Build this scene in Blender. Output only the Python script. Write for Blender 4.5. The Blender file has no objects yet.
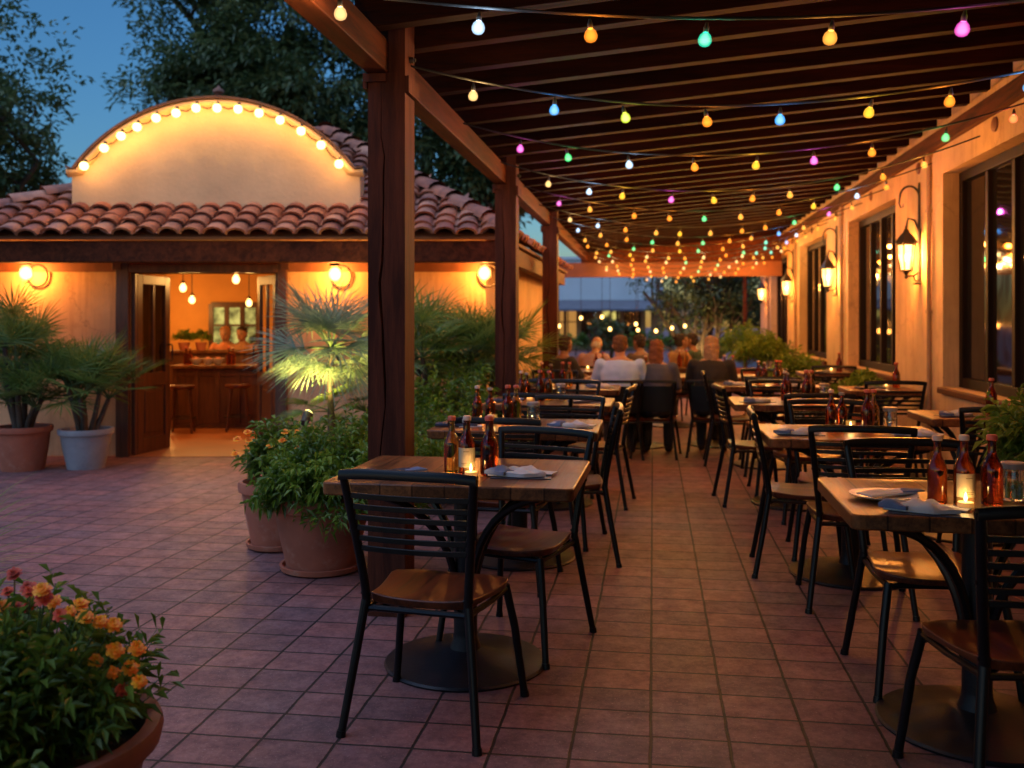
SKY_STRENGTH, EXPOSURE = .105, 2.0
LANTERN_W, CANDLE_W, BULB_W, GABLE_W, GLOBE_W, SPOT_W, ROOM_W = 34, .10, 1.25, .50, 10, 34, 8
import bpy, bmesh, math, random
from mathutils import Vector, Matrix, Quaternion
from math import sin, cos, pi, sqrt, radians as R
random.seed(7)
S = bpy.context.scene
COL = S.collection
F, U0, HV, CH, TH = 955.0, 512.0, 322.0, 1.42, R(8.4)

def loc2w(x, d):                       # plan point in the entrance building's frame -> world
    return (x*cos(TH) - d*sin(TH), x*sin(TH) + d*cos(TH))
def ad(u, d):
    return loc2w((u-U0)/F*d, d)
def zz(v, d):
    return CH + (HV-v)/F*d
def lx(u, d):
    return (u-U0)/F*d

# ------------------------------------------------------------------ materials
def _mat(name):
    m = bpy.data.materials.new(name); m.use_nodes = True
    nt = m.node_tree; nt.nodes.clear()
    out = nt.nodes.new('ShaderNodeOutputMaterial')
    return m, nt, out
def N(nt, t, **kw):
    n = nt.nodes.new(t)
    for k, v in kw.items():
        setattr(n, k, v)
    return n
def coords(nt, stretch=None, rnd=True):
    tc = N(nt, 'ShaderNodeTexCoord')
    v = tc.outputs['Object']
    if rnd:
        oi = N(nt, 'ShaderNodeObjectInfo')
        mul = N(nt, 'ShaderNodeMath', operation='MULTIPLY'); mul.inputs[1].default_value = 37.0
        nt.links.new(oi.outputs['Random'], mul.inputs[0])
        ad_ = N(nt, 'ShaderNodeVectorMath', operation='ADD')
        nt.links.new(v, ad_.inputs[0]); nt.links.new(mul.outputs[0], ad_.inputs[1])
        v = ad_.outputs[0]
    if stretch:
        mp = N(nt, 'ShaderNodeMapping'); mp.inputs['Scale'].default_value = stretch
        nt.links.new(v, mp.inputs['Vector']); v = mp.outputs[0]
    return v
def noise(nt, v, scale, detail=5, rough=.6):
    n = N(nt, 'ShaderNodeTexNoise'); n.inputs['Scale'].default_value = scale
    n.inputs['Detail'].default_value = detail; n.inputs['Roughness'].default_value = rough
    nt.links.new(v, n.inputs['Vector']); return n
def mixc(nt, fac, a, b, blend='MIX'):
    m = N(nt, 'ShaderNodeMix', data_type='RGBA', blend_type=blend)
    for s, i in ((fac, 0), (a, 6), (b, 7)):
        if isinstance(s, (int, float)): m.inputs[i].default_value = s
        elif isinstance(s, tuple): m.inputs[i].default_value = (*s[:3], 1)
        else: nt.links.new(s, m.inputs[i])
    return m.outputs[2]
def ramp(nt, fac, p0, p1, c0=(0,0,0), c1=(1,1,1)):
    r = N(nt, 'ShaderNodeValToRGB')
    r.color_ramp.elements[0].position = p0; r.color_ramp.elements[1].position = p1
    r.color_ramp.elements[0].color = (*c0, 1); r.color_ramp.elements[1].color = (*c1, 1)
    nt.links.new(fac, r.inputs[0]); return r.outputs[0]
def bump(nt, h, strength, dist=.01):
    b = N(nt, 'ShaderNodeBump'); b.inputs['Strength'].default_value = strength
    b.inputs['Distance'].default_value = dist
    nt.links.new(h, b.inputs['Height']); return b.outputs[0]
def prin(nt, out, **kw):
    p = N(nt, 'ShaderNodeBsdfPrincipled')
    nt.links.new(p.outputs[0], out.inputs[0])
    for k, v in kw.items():
        k = k.replace('_', ' ')
        if isinstance(v, tuple) and len(v) == 3: p.inputs[k].default_value = (*v, 1)
        elif isinstance(v, (int, float)): p.inputs[k].default_value = v
        else: nt.links.new(v, p.inputs[k])
    return p
def sc(c, k): return tuple(min(1, max(0, x*k)) for x in c)
def M(name, col, rough=.6, var=.2, scale=6, bmp=.15, bscale=60, metal=0, stretch=None, coat=0, wear=None, spec=.5, bdist=.004, streak=None):
    m, nt, out = _mat(name)
    v = coords(nt, stretch)
    n = noise(nt, v, scale)
    c = mixc(nt, ramp(nt, n.outputs[0], .3, .7), sc(col, 1-var), sc(col, 1+var))
    if wear:
        n3 = noise(nt, v, scale*2.7, 8, .7)
        c = mixc(nt, ramp(nt, n3.outputs[0], .55, .72), c, wear)
    if streak:                              # rain streaks and hairline cracks of the plaster
        mp = N(nt, 'ShaderNodeMapping'); mp.inputs['Scale'].default_value = (5, 5, .35); nt.links.new(v, mp.inputs['Vector'])
        n4 = noise(nt, mp.outputs[0], 1.6, 7, .7)
        c = mixc(nt, ramp(nt, n4.outputs[0], .50, .74), c, streak)
        vo = N(nt, 'ShaderNodeTexVoronoi', feature='DISTANCE_TO_EDGE'); vo.inputs['Scale'].default_value = 1.1
        n5 = noise(nt, v, 3, 6, .7); ad5 = mixc(nt, .35, v, n5.outputs[1]); nt.links.new(ad5, vo.inputs['Vector'])
        c = mixc(nt, ramp(nt, vo.outputs['Distance'], .0, .006, (.55,)*3, (0,)*3), c, sc(col, .35))
    n2 = noise(nt, v, bscale, 6, .65)
    rr = N(nt, 'ShaderNodeMapRange'); rr.inputs['To Min'].default_value = max(.03, rough-.12); rr.inputs['To Max'].default_value = min(1, rough+.12)
    nt.links.new(n.outputs[0], rr.inputs[0])
    prin(nt, out, Base_Color=c, Roughness=rr.outputs[0], Metallic=metal, Normal=bump(nt, n2.outputs[0], bmp, bdist), Coat_Weight=coat, Specular_IOR_Level=spec)
    return m
def wood(name, dark, light, rough=.45, axis='X', scale=4, coat=0, seams=None, bmp=.3, spec=.5):
    m, nt, out = _mat(name)
    st = {'X': (.25, 3, 3), 'Y': (3, .25, 3), 'Z': (3, 3, .25)}[axis]
    v = coords(nt, st)
    n = noise(nt, v, scale, 8, .65); n.inputs['Distortion'].default_value = .6
    n2 = noise(nt, v, scale*6, 6, .7)
    f = mixc(nt, .35, n.outputs[0], n2.outputs[0])
    c = mixc(nt, ramp(nt, f, .40, .61), dark, light)
    h = f
    if seams:
        tc = N(nt, 'ShaderNodeTexCoord')
        br = N(nt, 'ShaderNodeTexBrick'); br.offset = .37; br.offset_frequency = 2
        br.inputs['Scale'].default_value = 1; br.inputs['Mortar Size'].default_value = .0035
        br.inputs['Brick Width'].default_value = seams[0]; br.inputs['Row Height'].default_value = seams[1]
        br.inputs['Color1'].default_value = (.55, .52, .50, 1); br.inputs['Color2'].default_value = (1.15, 1.12, 1.08, 1)
        br.inputs['Mortar'].default_value = (.25, .22, .2, 1)
        mpb = N(nt, 'ShaderNodeMapping'); mpb.inputs['Rotation'].default_value = (0, 0, pi/2 if axis == 'Y' else 0)
        nt.links.new(tc.outputs['Object'], mpb.inputs['Vector']); nt.links.new(mpb.outputs[0], br.inputs['Vector'])
        c = mixc(nt, 1, c, br.outputs[0], 'MULTIPLY')
        h = mixc(nt, br.outputs[1], f, (0, 0, 0))
    rr = N(nt, 'ShaderNodeMapRange'); rr.inputs['To Min'].default_value = max(.05, rough-.15); rr.inputs['To Max'].default_value = rough+.15
    nt.links.new(n2.outputs[0], rr.inputs[0])
    prin(nt, out, Base_Color=c, Roughness=rr.outputs[0], Normal=bump(nt, h, bmp, .004), Specular_IOR_Level=spec, Coat_Weight=coat, Coat_Roughness=.25)
    return m
def leafmat(name, c0, c1, trans=.3, rough=.45):
    m, nt, out = _mat(name)
    g = N(nt, 'ShaderNodeNewGeometry')
    c = mixc(nt, g.outputs['Random Per Island'], c0, c1)
    v = coords(nt); n = noise(nt, v, 3.0, 3)
    c = mixc(nt, ramp(nt, n.outputs[0], .35, .7), c, sc(c0, .75))
    p = prin(nt, out, Base_Color=c, Roughness=rough)
    t = N(nt, 'ShaderNodeBsdfTranslucent'); nt.links.new(c, t.inputs[0])
    mx = N(nt, 'ShaderNodeMixShader'); mx.inputs[0].default_value = trans
    nt.links.new(p.outputs[0], mx.inputs[1]); nt.links.new(t.outputs[0], mx.inputs[2])
    nt.links.new(mx.outputs[0], out.inputs[0])
    return m
def islandmat(name, cols, rough=.6, bmp=.3, bscale=30, spec=.5, weather=None):
    m, nt, out = _mat(name)
    g = N(nt, 'ShaderNodeNewGeometry')
    r = N(nt, 'ShaderNodeValToRGB')
    els = r.color_ramp.elements
    while len(els) < len(cols): els.new(.5)
    for i, c in enumerate(cols):
        els[i].position = i/(len(cols)-1); els[i].color = (*c, 1)
    nt.links.new(g.outputs['Random Per Island'], r.inputs[0])
    v = coords(nt); n = noise(nt, v, bscale/5, 6)
    c = mixc(nt, ramp(nt, n.outputs[0], .45, .75), r.outputs[0], weather or sc(cols[0], .45))
    n2 = noise(nt, v, bscale, 5)
    prin(nt, out, Base_Color=c, Roughness=rough, Normal=bump(nt, n2.outputs[0], bmp, .006), Specular_IOR_Level=spec)
    return m
def glow(name, col, strength, glass=False):
    m, nt, out = _mat(name)
    e = N(nt, 'ShaderNodeEmission'); e.inputs[0].default_value = (*col, 1); e.inputs[1].default_value = strength
    if glass:                               # hot core, tinted glass around it; the lamp inside shines through
        lw = N(nt, 'ShaderNodeLayerWeight'); lw.inputs[0].default_value = .5
        c = mixc(nt, ramp(nt, lw.outputs['Facing'], .04, .5), tuple(x*1.1+a_ for x, a_ in zip(col, (.2, .12, .01) if col[0] > .9 else (.2, .2, .2))), tuple(x*.72 for x in col))
        nt.links.new(c, e.inputs[0])
        t = N(nt, 'ShaderNodeBsdfTransparent')
        a = N(nt, 'ShaderNodeAddShader')
        nt.links.new(e.outputs[0], a.inputs[0]); nt.links.new(t.outputs[0], a.inputs[1])
        nt.links.new(a.outputs[0], out.inputs[0])
    else:
        nt.links.new(e.outputs[0], out.inputs[0])
    return m
def glassmat(name, col, rough=.03, ior=1.45, trans=1.0):
    m, nt, out = _mat(name)
    p = prin(nt, out, Base_Color=col, Roughness=rough, IOR=ior)
    p.inputs['Transmission Weight'].default_value = trans
    return m

# ------------------------------------------------------------------ mesh builder
class MB:
    def __init__(s): s.v = []; s.f = []
    def add(s, vs, fs, mat=None):
        o = len(s.v)
        s.v += [tuple((mat @ Vector(p)) if mat else p) for p in vs]
        s.f += [tuple(i+o for i in f) for f in fs]
        return s
    def box(s, c, d, rot=None):
        x, y, z = d[0]/2, d[1]/2, d[2]/2
        vs = [Vector(p) for p in ((-x,-y,-z),(x,-y,-z),(x,y,-z),(-x,y,-z),(-x,-y,z),(x,-y,z),(x,y,z),(-x,y,z))]
        if rot is not None: vs = [rot @ p for p in vs]
        vs = [tuple(p+Vector(c)) for p in vs]
        return s.add(vs, [(0,3,2,1),(4,5,6,7),(0,1,5,4),(1,2,6,5),(2,3,7,6),(3,0,4,7)])
    def bx(s, x0, x1, y0, y1, z0, z1):
        return s.box(((x0+x1)/2, (y0+y1)/2, (z0+z1)/2), (x1-x0, y1-y0, z1-z0))
    def tube(s, pts, r, n=8, cap=True, flat=1.0):
        pts = [Vector(p) for p in pts]; k = len(pts)
        rs = r if isinstance(r, (list, tuple)) else [r]*k
        o = len(s.v); up = None
        for i, p in enumerate(pts):
            a = pts[max(0, i-1)]; b = pts[min(k-1, i+1)]
            t = (b-a); t = t.normalized() if t.length > 1e-9 else Vector((0, 0, 1))
            if up is None:
                up = t.orthogonal().normalized()
            up = (up - t*up.dot(t)); up = up.normalized() if up.length > 1e-6 else t.orthogonal().normalized()
            w = t.cross(up)
            for j in range(n):
                a_ = 2*pi*j/n
                s.v.append(tuple(p + (up*cos(a_) + w*sin(a_)*flat)*rs[i]))
        for i in range(k-1):
            for j in range(n):
                q = (j+1) % n
                s.f.append((o+i*n+j, o+i*n+q, o+(i+1)*n+q, o+(i+1)*n+j))
        if cap:
            s.f.append(tuple(o+j for j in reversed(range(n))))
            s.f.append(tuple(o+(k-1)*n+j for j in range(n)))
        return s
    def lathe(s, prof, c=(0,0,0), n=24, cap=True):
        o = len(s.v)
        for r, z in prof:
            for j in range(n):
                a = 2*pi*j/n
                s.v.append((c[0]+r*cos(a), c[1]+r*sin(a), c[2]+z))
        for i in range(len(prof)-1):
            for j in range(n):
                q = (j+1) % n
                s.f.append((o+i*n+j, o+i*n+q, o+(i+1)*n+q, o+(i+1)*n+j))
        if cap:
            if prof[0][0] > 1e-4: s.f.append(tuple(o+j for j in reversed(range(n))))
            if prof[-1][0] > 1e-4: s.f.append(tuple(o+(len(prof)-1)*n+j for j in range(n)))
        return s
    def sphere(s, c, r, n=12, m=8, sz=1.0):
        pr = [(r*sin(pi*i/m)+(1e-5 if i in (0, m) else 0), -r*sz*cos(pi*i/m)) for i in range(m+1)]
        return s.lathe(pr, c, n, False)
    def prism(s, poly, z0, z1):
        n = len(poly)
        vs = [(x, y, z0) for x, y in poly] + [(x, y, z1) for x, y in poly]
        fs = [tuple(reversed(range(n))), tuple(range(n, 2*n))]
        fs += [(i, (i+1) % n, n+(i+1) % n, n+i) for i in range(n)]
        return s.add(vs, fs)
    def xf(s, mat, start=0):
        for i in range(start, len(s.v)): s.v[i] = tuple(mat @ Vector(s.v[i]))
        return s
    def build(s, name, mat, parent=None, smooth=None, bevel=0, loc=None, segs=2):
        me = bpy.data.meshes.new(name)
        me.from_pydata(s.v, [], s.f)
        if smooth is not None:
            me.polygons.foreach_set('use_smooth', [True]*len(me.polygons))
            if smooth < 179: me.set_sharp_from_angle(angle=R(smooth))
        me.materials.append(mat)
        me.update()
        o = bpy.data.objects.new(name, me); COL.objects.link(o)
        if parent is not None: o.parent = parent
        if loc is not None: o.location = loc
        if bevel:
            b = o.modifiers.new('edge', 'BEVEL'); b.width = bevel; b.segments = segs; b.limit_method = 'ANGLE'; b.angle_limit = R(40)
            b.harden_normals = False
        return o

def tag(o, label=None, cat=None, group=None, kind=None):
    if label: o['label'] = label
    if cat: o['category'] = cat
    if group: o['group'] = group
    if kind: o['kind'] = kind
    return o
def thing(name, label, cat, loc=(0,0,0), rz=0, group=None, rot=None):
    o = bpy.data.objects.new(name, None); COL.objects.link(o)
    o.empty_display_size = .1
    o.location = loc; o.rotation_euler = rot or (0, 0, rz)
    return tag(o, label, cat, group)
def dup(root, loc, rz, label, group=None):
    r = root.copy(); COL.objects.link(r); r.location = loc; r.rotation_euler = (0, 0, rz)
    r['label'] = label
    if group: r['group'] = group
    for ch in list(root.children):
        c = ch.copy(); COL.objects.link(c); c.parent = r
        for g in list(ch.children):
            d = g.copy(); COL.objects.link(d); d.parent = c
    return r
def lamp(name, parent, loc, power, col, radius=.03, typ='POINT', rot=None, **kw):
    l = bpy.data.lights.new(name, typ); l.energy = power; l.color = col; l.shadow_soft_size = radius
    for k, v in kw.items(): setattr(l, k, v)
    o = bpy.data.objects.new(name, l); COL.objects.link(o); o.parent = parent; o.location = loc
    if rot: o.rotation_euler = rot
    o.visible_camera = False
    return o

WARM = (1.0, .32, .052)
AMB = (1.0, .58, .22)

# ------------------------------------------------------------------ library of materials
stucco = M('stucco', (.58, .37, .19), .85, .2, 1.6, .6, 22, wear=(.46, .28, .14), bdist=.008, streak=(.40, .235, .115))
stucco_pale = M('stucco_pale', (.68, .45, .23), .85, .13, 1.6, .6, 24, bdist=.008)
darkwood = wood('dark_stained_wood', (.036, .009, .003), (.115, .028, .009), .65, 'Y', 5, spec=.12, bmp=.5)
postwood = wood('post_wood', (.034, .010, .006), (.088, .024, .012), .7, 'Z', 5, spec=.10, bmp=.6)
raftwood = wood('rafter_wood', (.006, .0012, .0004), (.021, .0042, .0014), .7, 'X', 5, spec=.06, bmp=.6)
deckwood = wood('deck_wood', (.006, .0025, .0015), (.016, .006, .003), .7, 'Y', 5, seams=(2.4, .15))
doorwood = wood('door_wood', (.05, .018, .010), (.12, .045, .022), .4, 'Z', 6)
framewood = wood('window_wood', (.006, .004, .003), (.018, .008, .005), .55, 'Z', 6, spec=.12)
tablewood = wood('table_wood', (.060, .022, .009), (.21, .078, .025), .38, 'Y', 5, coat=0, spec=.18, seams=(1.4, .127))
seatwood = wood('seat_wood', (.035, .009, .005), (.155, .036, .012), .36, 'Y', 4, coat=.05, spec=.3)
blackmetal = M('black_metal', (.004, .004, .0045), .34, .3, 12, .06, 120, spec=.28)
irondisc = M('iron_base', (.007, .007, .009), .45, .3, 9, .25, 90, wear=(.018, .016, .016), spec=.3)
iron = M('wrought_iron', (.018, .013, .011), .5, .3, 20, .2, 90)
terracotta = M('terracotta', (.36, .105, .055), .75, .2, 4, .25, 50, wear=(.42, .19, .12))
greypot = M('grey_glaze', (.30, .31, .34), .4, .15, 4, .15, 40, wear=(.22, .22, .24))
darkpot = M('dark_terracotta', (.20, .065, .035), .6, .2, 4, .2, 50, wear=(.13, .05, .03))
soil = M('soil', (.03, .02, .014), .95, .4, 30, .8, 80, bdist=.01)
tilemat = islandmat('clay_tiles', [(.17, .05, .03), (.34, .10, .045), (.42, .14, .06), (.24, .08, .045), (.46, .20, .11), (.30, .12, .07)], .6, .35, 26)
palmleaf = leafmat('palm_leaf', (.09, .19, .035), (.27, .38, .09), .3, .4)
bluepalm = leafmat('blue_palm_leaf', (.17, .27, .16), (.38, .47, .30), .35, .4)
bushleaf = leafmat('bush_leaf', (.10, .19, .015), (.27, .37, .035), .35, .4)
shrubleaf = leafmat('shrub_leaf', (.075, .15, .014), (.21, .30, .032), .3, .45)
wallleaf = leafmat('wall_shrub_leaf', (.09, .17, .02), (.24, .34, .05), .3, .42)
treeleaf = leafmat('tree_leaf', (.07, .135, .05), (.16, .23, .085), .3, .5)
treeleaf2 = leafmat('tree_leaf_warm', (.045, .085, .022), (.105, .14, .04), .3, .5)
bark = M('bark', (.075, .055, .04), .9, .4, 8, .7, 30, bdist=.02)
stemgreen = M('green_stem', (.06, .11, .03), .6, .3, 8, .1)
petal = islandmat('marigold_petal', [(.92, .34, .002), (.95, .46, .004), (.85, .17, .002), (.92, .26, .002)], .6, .1, 40, weather=(.88, .22, .002))
petalred = islandmat('red_petal', [(.50, .022, .0), (.62, .07, .0), (.42, .014, .0)], .6, .1, 40)
amberglass = glassmat('amber_glass', (.55, .13, .018))
redglass = glassmat('brown_glass', (.36, .06, .014))
paleglass = glassmat('honey_glass', (.85, .52, .12))
clearglass = glassmat('clear_glass', (.92, .95, .93))
caplight = M('cap_cream', (.62, .42, .32), .5, .1, 20)
capred = M('cap_red', (.52, .09, .05), .45, .1, 20)
capgreen = M('cap_grey', (.25, .22, .2), .4, .1, 20)
def papermat(name, col):
    m, nt, out = _mat(name)
    v = coords(nt); n = noise(nt, v, 40, 4)
    c = mixc(nt, n.outputs[0], sc(col, .9), sc(col, 1.05))
    p = prin(nt, out, Base_Color=c, Roughness=.8)
    t = N(nt, 'ShaderNodeBsdfTranslucent'); nt.links.new(c, t.inputs[0])
    mx = N(nt, 'ShaderNodeMixShader'); mx.inputs[0].default_value = .45
    nt.links.new(p.outputs[0], mx.inputs[1]); nt.links.new(t.outputs[0], mx.inputs[2]); nt.links.new(mx.outputs[0], out.inputs[0])
    return m
labelpaper = papermat('label_paper', (.72, .60, .40))
napwhite = M('napkin_white', (.50, .49, .50), .85, .08, 10, .3, 200)
napblue = M('napkin_blue', (.09, .13, .24), .8, .15, 10, .3, 200)
menunavy = M('menu_navy', (.018, .025, .05), .45, .2, 10, .1, 100)
porcelain = M('porcelain', (.62, .6, .6), .25, .04, 10, .03)
def windowglass(name):
    m, nt, out = _mat(name)
    v = coords(nt); n = noise(nt, v, 1.3, 2)
    prin(nt, out, Base_Color=(.012, .010, .010), Roughness=.04, IOR=1.5, Normal=bump(nt, n.outputs[0], .06, .05), Specular_IOR_Level=.9)
    return m
darkglass = windowglass('dark_window_glass')
flame = glow('flame', (1, .55, .15), 4)
fire_lamp = glow('lantern_glow', (1.0, .50, .13), .7, True)
globe_lamp = glow('globe_glow', (1.0, .52, .14), .9, True)
BULBS = {
    'orange': (1.0, .25, .02), 'yellow': (1.0, .46, .03), 'lime': (.55, .66, .03), 'teal': (.02, .62, .36), 'green': (.03, .66, .16),
    'blue': (.05, .36, .90), 'white': (.50, .70, .95), 'pink': (.78, .07, .48), 'red': (1.0, .12, .05), 'amber': (1.0, .36, .05), 'warm': (1.0, .58, .22)}
BM = {k: glow('bulb_'+k, c, .19, True) for k, c in BULBS.items()}
cable = M('black_cable', (.012, .012, .012), .6, .2, 20)
# ------------------------------------------------------------------ camera, world
cd = bpy.data.cameras.new('camera'); cam = bpy.data.objects.new('camera', cd); COL.objects.link(cam)
cam.location = (0, 0, CH); cam.rotation_euler = (R(90), 0, TH)
cd.sensor_width = 36; cd.lens = F/1024*36; cd.shift_y = -62/1024
cd.clip_start = .05; cd.clip_end = 2000
cd.dof.use_dof = True; cd.dof.focus_distance = 3.7; cd.dof.aperture_fstop = 2.7
S.camera = cam
w = bpy.data.worlds.new('World'); S.world = w; w.use_nodes = True
nt = w.node_tree
bg = nt.nodes['Background']
sky = nt.nodes.new('ShaderNodeTexSky'); sky.sky_type = 'NISHITA'; sky.sun_disc = False
SUN_EL, SUN_AZ = R(2.3), R(215)
sky.sun_elevation = SUN_EL; sky.sun_rotation = SUN_AZ; sky.ozone_density = 4.0; sky.air_density = 1.0; sky.dust_density = .1
nt.links.new(sky.outputs[0], bg.inputs[0]); bg.inputs[1].default_value = SKY_STRENGTH
sl = bpy.data.lights.new('sun', 'SUN'); sl.energy = .68; sl.angle = R(75); sl.color = (.56, .66, 1.0)
so = bpy.data.objects.new('sun', sl); COL.objects.link(so)
GL = R(72)     # the afterglow: a very wide, weak source high in the western sky
sd = Vector((sin(SUN_AZ)*cos(GL), cos(SUN_AZ)*cos(GL), sin(GL)))
so.rotation_euler = sd.to_track_quat('Z', 'Y').to_euler(); so.location = (0, -20, 12)
S.view_settings.view_transform = 'Standard'; S.view_settings.look = 'None'; S.view_settings.exposure = EXPOSURE; S.view_settings.gamma = 1
S.view_settings.use_curve_mapping = False
S.render.engine = 'CYCLES'
S.cycles.use_denoising = True
S.cycles.max_bounces = 10; S.cycles.transparent_max_bounces = 24; S.cycles.transmission_bounces = 8
S.cycles.caustics_refractive = False; S.cycles.caustics_reflective = False
S.cycles.sample_clamp_indirect = 4.0; S.cycles.sample_clamp_direct = 0
S.cycles.use_light_tree = True

# ------------------------------------------------------------------ ground
def paver_mat():
    m, nt, out = _mat('brick_pavers')
    tc = N(nt, 'ShaderNodeTexCoord'); v = tc.outputs['Object']
    wob = noise(nt, v, 5, 8, .75)
    dv = N(nt, 'ShaderNodeVectorMath', operation='SCALE'); dv.inputs['Scale'].default_value = .016
    nt.links.new(wob.outputs[1], dv.inputs[0])
    vv = N(nt, 'ShaderNodeVectorMath', operation='ADD'); nt.links.new(v, vv.inputs[0]); nt.links.new(dv.outputs[0], vv.inputs[1])
    br = N(nt, 'ShaderNodeTexBrick'); br.offset = 0.0; br.squash = 1
    br.inputs['Scale'].default_value = 1; br.inputs['Mortar Size'].default_value = .0064; br.inputs['Mortar Smooth'].default_value = .35
    br.inputs['Bias'].default_value = -.1
    br.inputs['Brick Width'].default_value = .262; br.inputs['Row Height'].default_value = .207
    br.inputs['Color1'].default_value = (.185, .082, .080, 1); br.inputs['Color2'].default_value = (.33, .122, .100, 1)
    br.inputs['Mortar'].default_value = (.005, .004, .004, 1)
    nt.links.new(vv.outputs[0], br.inputs['Vector'])
    n1 = noise(nt, v, 1.1, 6, .65); n2 = noise(nt, v, 9, 8, .7); n3 = noise(nt, v, 130, 3); n4 = noise(nt, v, 38, 6, .75)
    c = mixc(nt, ramp(nt, n1.outputs[0], .35, .7), br.outputs[0], mixc(nt, .45, br.outputs[0], (.19, .15, .16)))
    c = mixc(nt, ramp(nt, n2.outputs[0], .38, .70), c, mixc(nt, 1, c, (.50, .48, .50), 'MULTIPLY'))
    c = mixc(nt, ramp(nt, n4.outputs[0], .40, .62), c, mixc(nt, 1, c, (.66, .64, .66), 'MULTIPLY'))
    c = mixc(nt, ramp(nt, n3.outputs[0], .62, .70), c, mixc(nt, .55, c, (.46, .34, .29)))
    c = mixc(nt, br.outputs[1], c, (.012, .008, .007))
    hh = N(nt, 'ShaderNodeMath', operation='MULTIPLY_ADD'); hh.inputs[1].default_value = -1.8
    nt.links.new(br.outputs[1], hh.inputs[0])
    h2 = N(nt, 'ShaderNodeMath', operation='MULTIPLY'); h2.inputs[1].default_value = .6
    nt.links.new(n2.outputs[0], h2.inputs[0]); nt.links.new(h2.outputs[0], hh.inputs[2])
    rr = N(nt, 'ShaderNodeMapRange'); rr.inputs['To Min'].default_value = .42; rr.inputs['To Max'].default_value = .8
    nt.links.new(n2.outputs[0], rr.inputs[0])
    prin(nt, out, Base_Color=c, Roughness=rr.outputs[0], Normal=bump(nt, hh.outputs[0], .5, .005), Specular_IOR_Level=.32)
    return m
MB().add([(-150,-60,0),(150,-60,0),(150,250,0),(-150,250,0)], [(0,1,2,3)]).build('ground', paver_mat())['kind'] = 'structure'

# ------------------------------------------------------------------ pergola
PX0, PX1 = -1.362, -1.178
WX = 2.47
pg = thing('pergola', 'dark timber pergola with posts, long beam and rafters roofing the brick terrace', 'pergola', (-1.27, 4.55, 0))
off = Vector((1.27, -4.55, 0))
def pbuild(mb, name, mat, parent=None, smooth=None, bevel=0):
    p = parent or pg
    o = mb.build(name, mat, p, smooth, bevel)
    o.location = off if p is pg else (0, 0, 0)
    return o
def crack_post(y0, px=PX0, w=.184, crack=True):
    m = MB(); px1 = px+w
    zt = 2.62
    if crack:                                    # checked face: a jagged split down the front
        random.seed(int(y0*10))
        n = 26; zs = [zt*i/n for i in range(n+1)]
        cx = [px+w*.40+.010*sin(i*.7)+random.uniform(-.006, .006) for i in range(n+1)]
        hw = [0.0005+max(0, .0065*sin(pi*min(1, max(0, (z-.55)/1.95))))*random.uniform(.5, 1.2) for z in zs]
        for i in range(n):
            z0, z1 = zs[i], zs[i+1]
            a, b, c, d = cx[i]-hw[i], cx[i+1]-hw[i+1], cx[i]+hw[i], cx[i+1]+hw[i+1]
            m.add([(px, y0, z0), (a, y0, z0), (b, y0, z1), (px, y0, z1)], [(0,1,2,3)])
            m.add([(c, y0, z0), (px1, y0, z0), (px1, y0, z1), (d, y0, z1)], [(0,1,2,3)])
            m.add([(a, y0, z0), (cx[i], y0+.03, z0), (cx[i+1], y0+.03, z1), (b, y0, z1)], [(0,1,2,3)])
            m.add([(cx[i], y0+.03, z0), (c, y0, z0), (d, y0, z1), (cx[i+1], y0+.03, z1)], [(0,1,2,3)])
        y1 = y0+w
        m.add([(px,y0,0),(px,y1,0),(px,y1,zt),(px,y0,zt),(px1,y0,0),(px1,y1,0),(px1,y1,zt),(px1,y0,zt)],
              [(0,3,2,1),(4,5,6,7),(1,2,6,5),(3,7,6,2)])
    else:
        m.bx(px, px1, y0, y0+w, 0, zt)
    # notched upper stub beside the beam, and small seat blocks under it
    m.bx(px1-.082, px1, y0+.001, y0+w-.001, zt+.0005, 2.93)
    return m
for i, y0 in enumerate((4.46, 8.21, 11.81)):
    p = pbuild(crack_post(y0), 'post', postwood)
    m = MB(); m.bx(PX0-.022, PX0-.002, y0-.012, y0+.196, 2.545, 2.619); m.bx(PX1+.002, PX1+.022, y0-.012, y0+.196, 2.52, 2.60)
    m.bx(PX0-.012, PX1-.09, y0-.020, y0-.013, 2.575, 2.612)
    pbuild(m, 'bracket', postwood, p)
    b = MB().tube([(PX1+.001, y0+.09, 2.70), (PX1+.02, y0+.09, 2.70)], .016, 8)
    b.tube([(PX1+.02, y0+.09, 2.70), (PX1+.03, y0+.09, 2.70)], .009, 6)
    pbuild(b, 'bolt', iron, p)
pbuild(MB().bx(-2.16, -2.0, 18.9, 19.06, 0, 2.31), 'post', postwood)
pbuild(MB().bx(-1.37, -1.264, -5.0, 19.0, 2.622, 2.78), 'beam', darkwood, bevel=.006)
pbuild(MB().bx(-2.3, WX-.004, 19.002, 19.16, 2.31, 2.60), 'header', M('header_wood', (.16, .05, .02), .6, .2, 5, .2, 60), bevel=.006)
pbuild(MB().bx(WX-.06, WX-.003, -5, 19.0, 2.93, 3.06), 'ledger', darkwood)
SL = (3.10-2.785)/(WX+1.264)
def rz_(x): return 2.785 + (x+1.27)*SL
y = -5.0; k = 0  # unseen stretch behind the camera, added so the pergola shades the near ground
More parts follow.
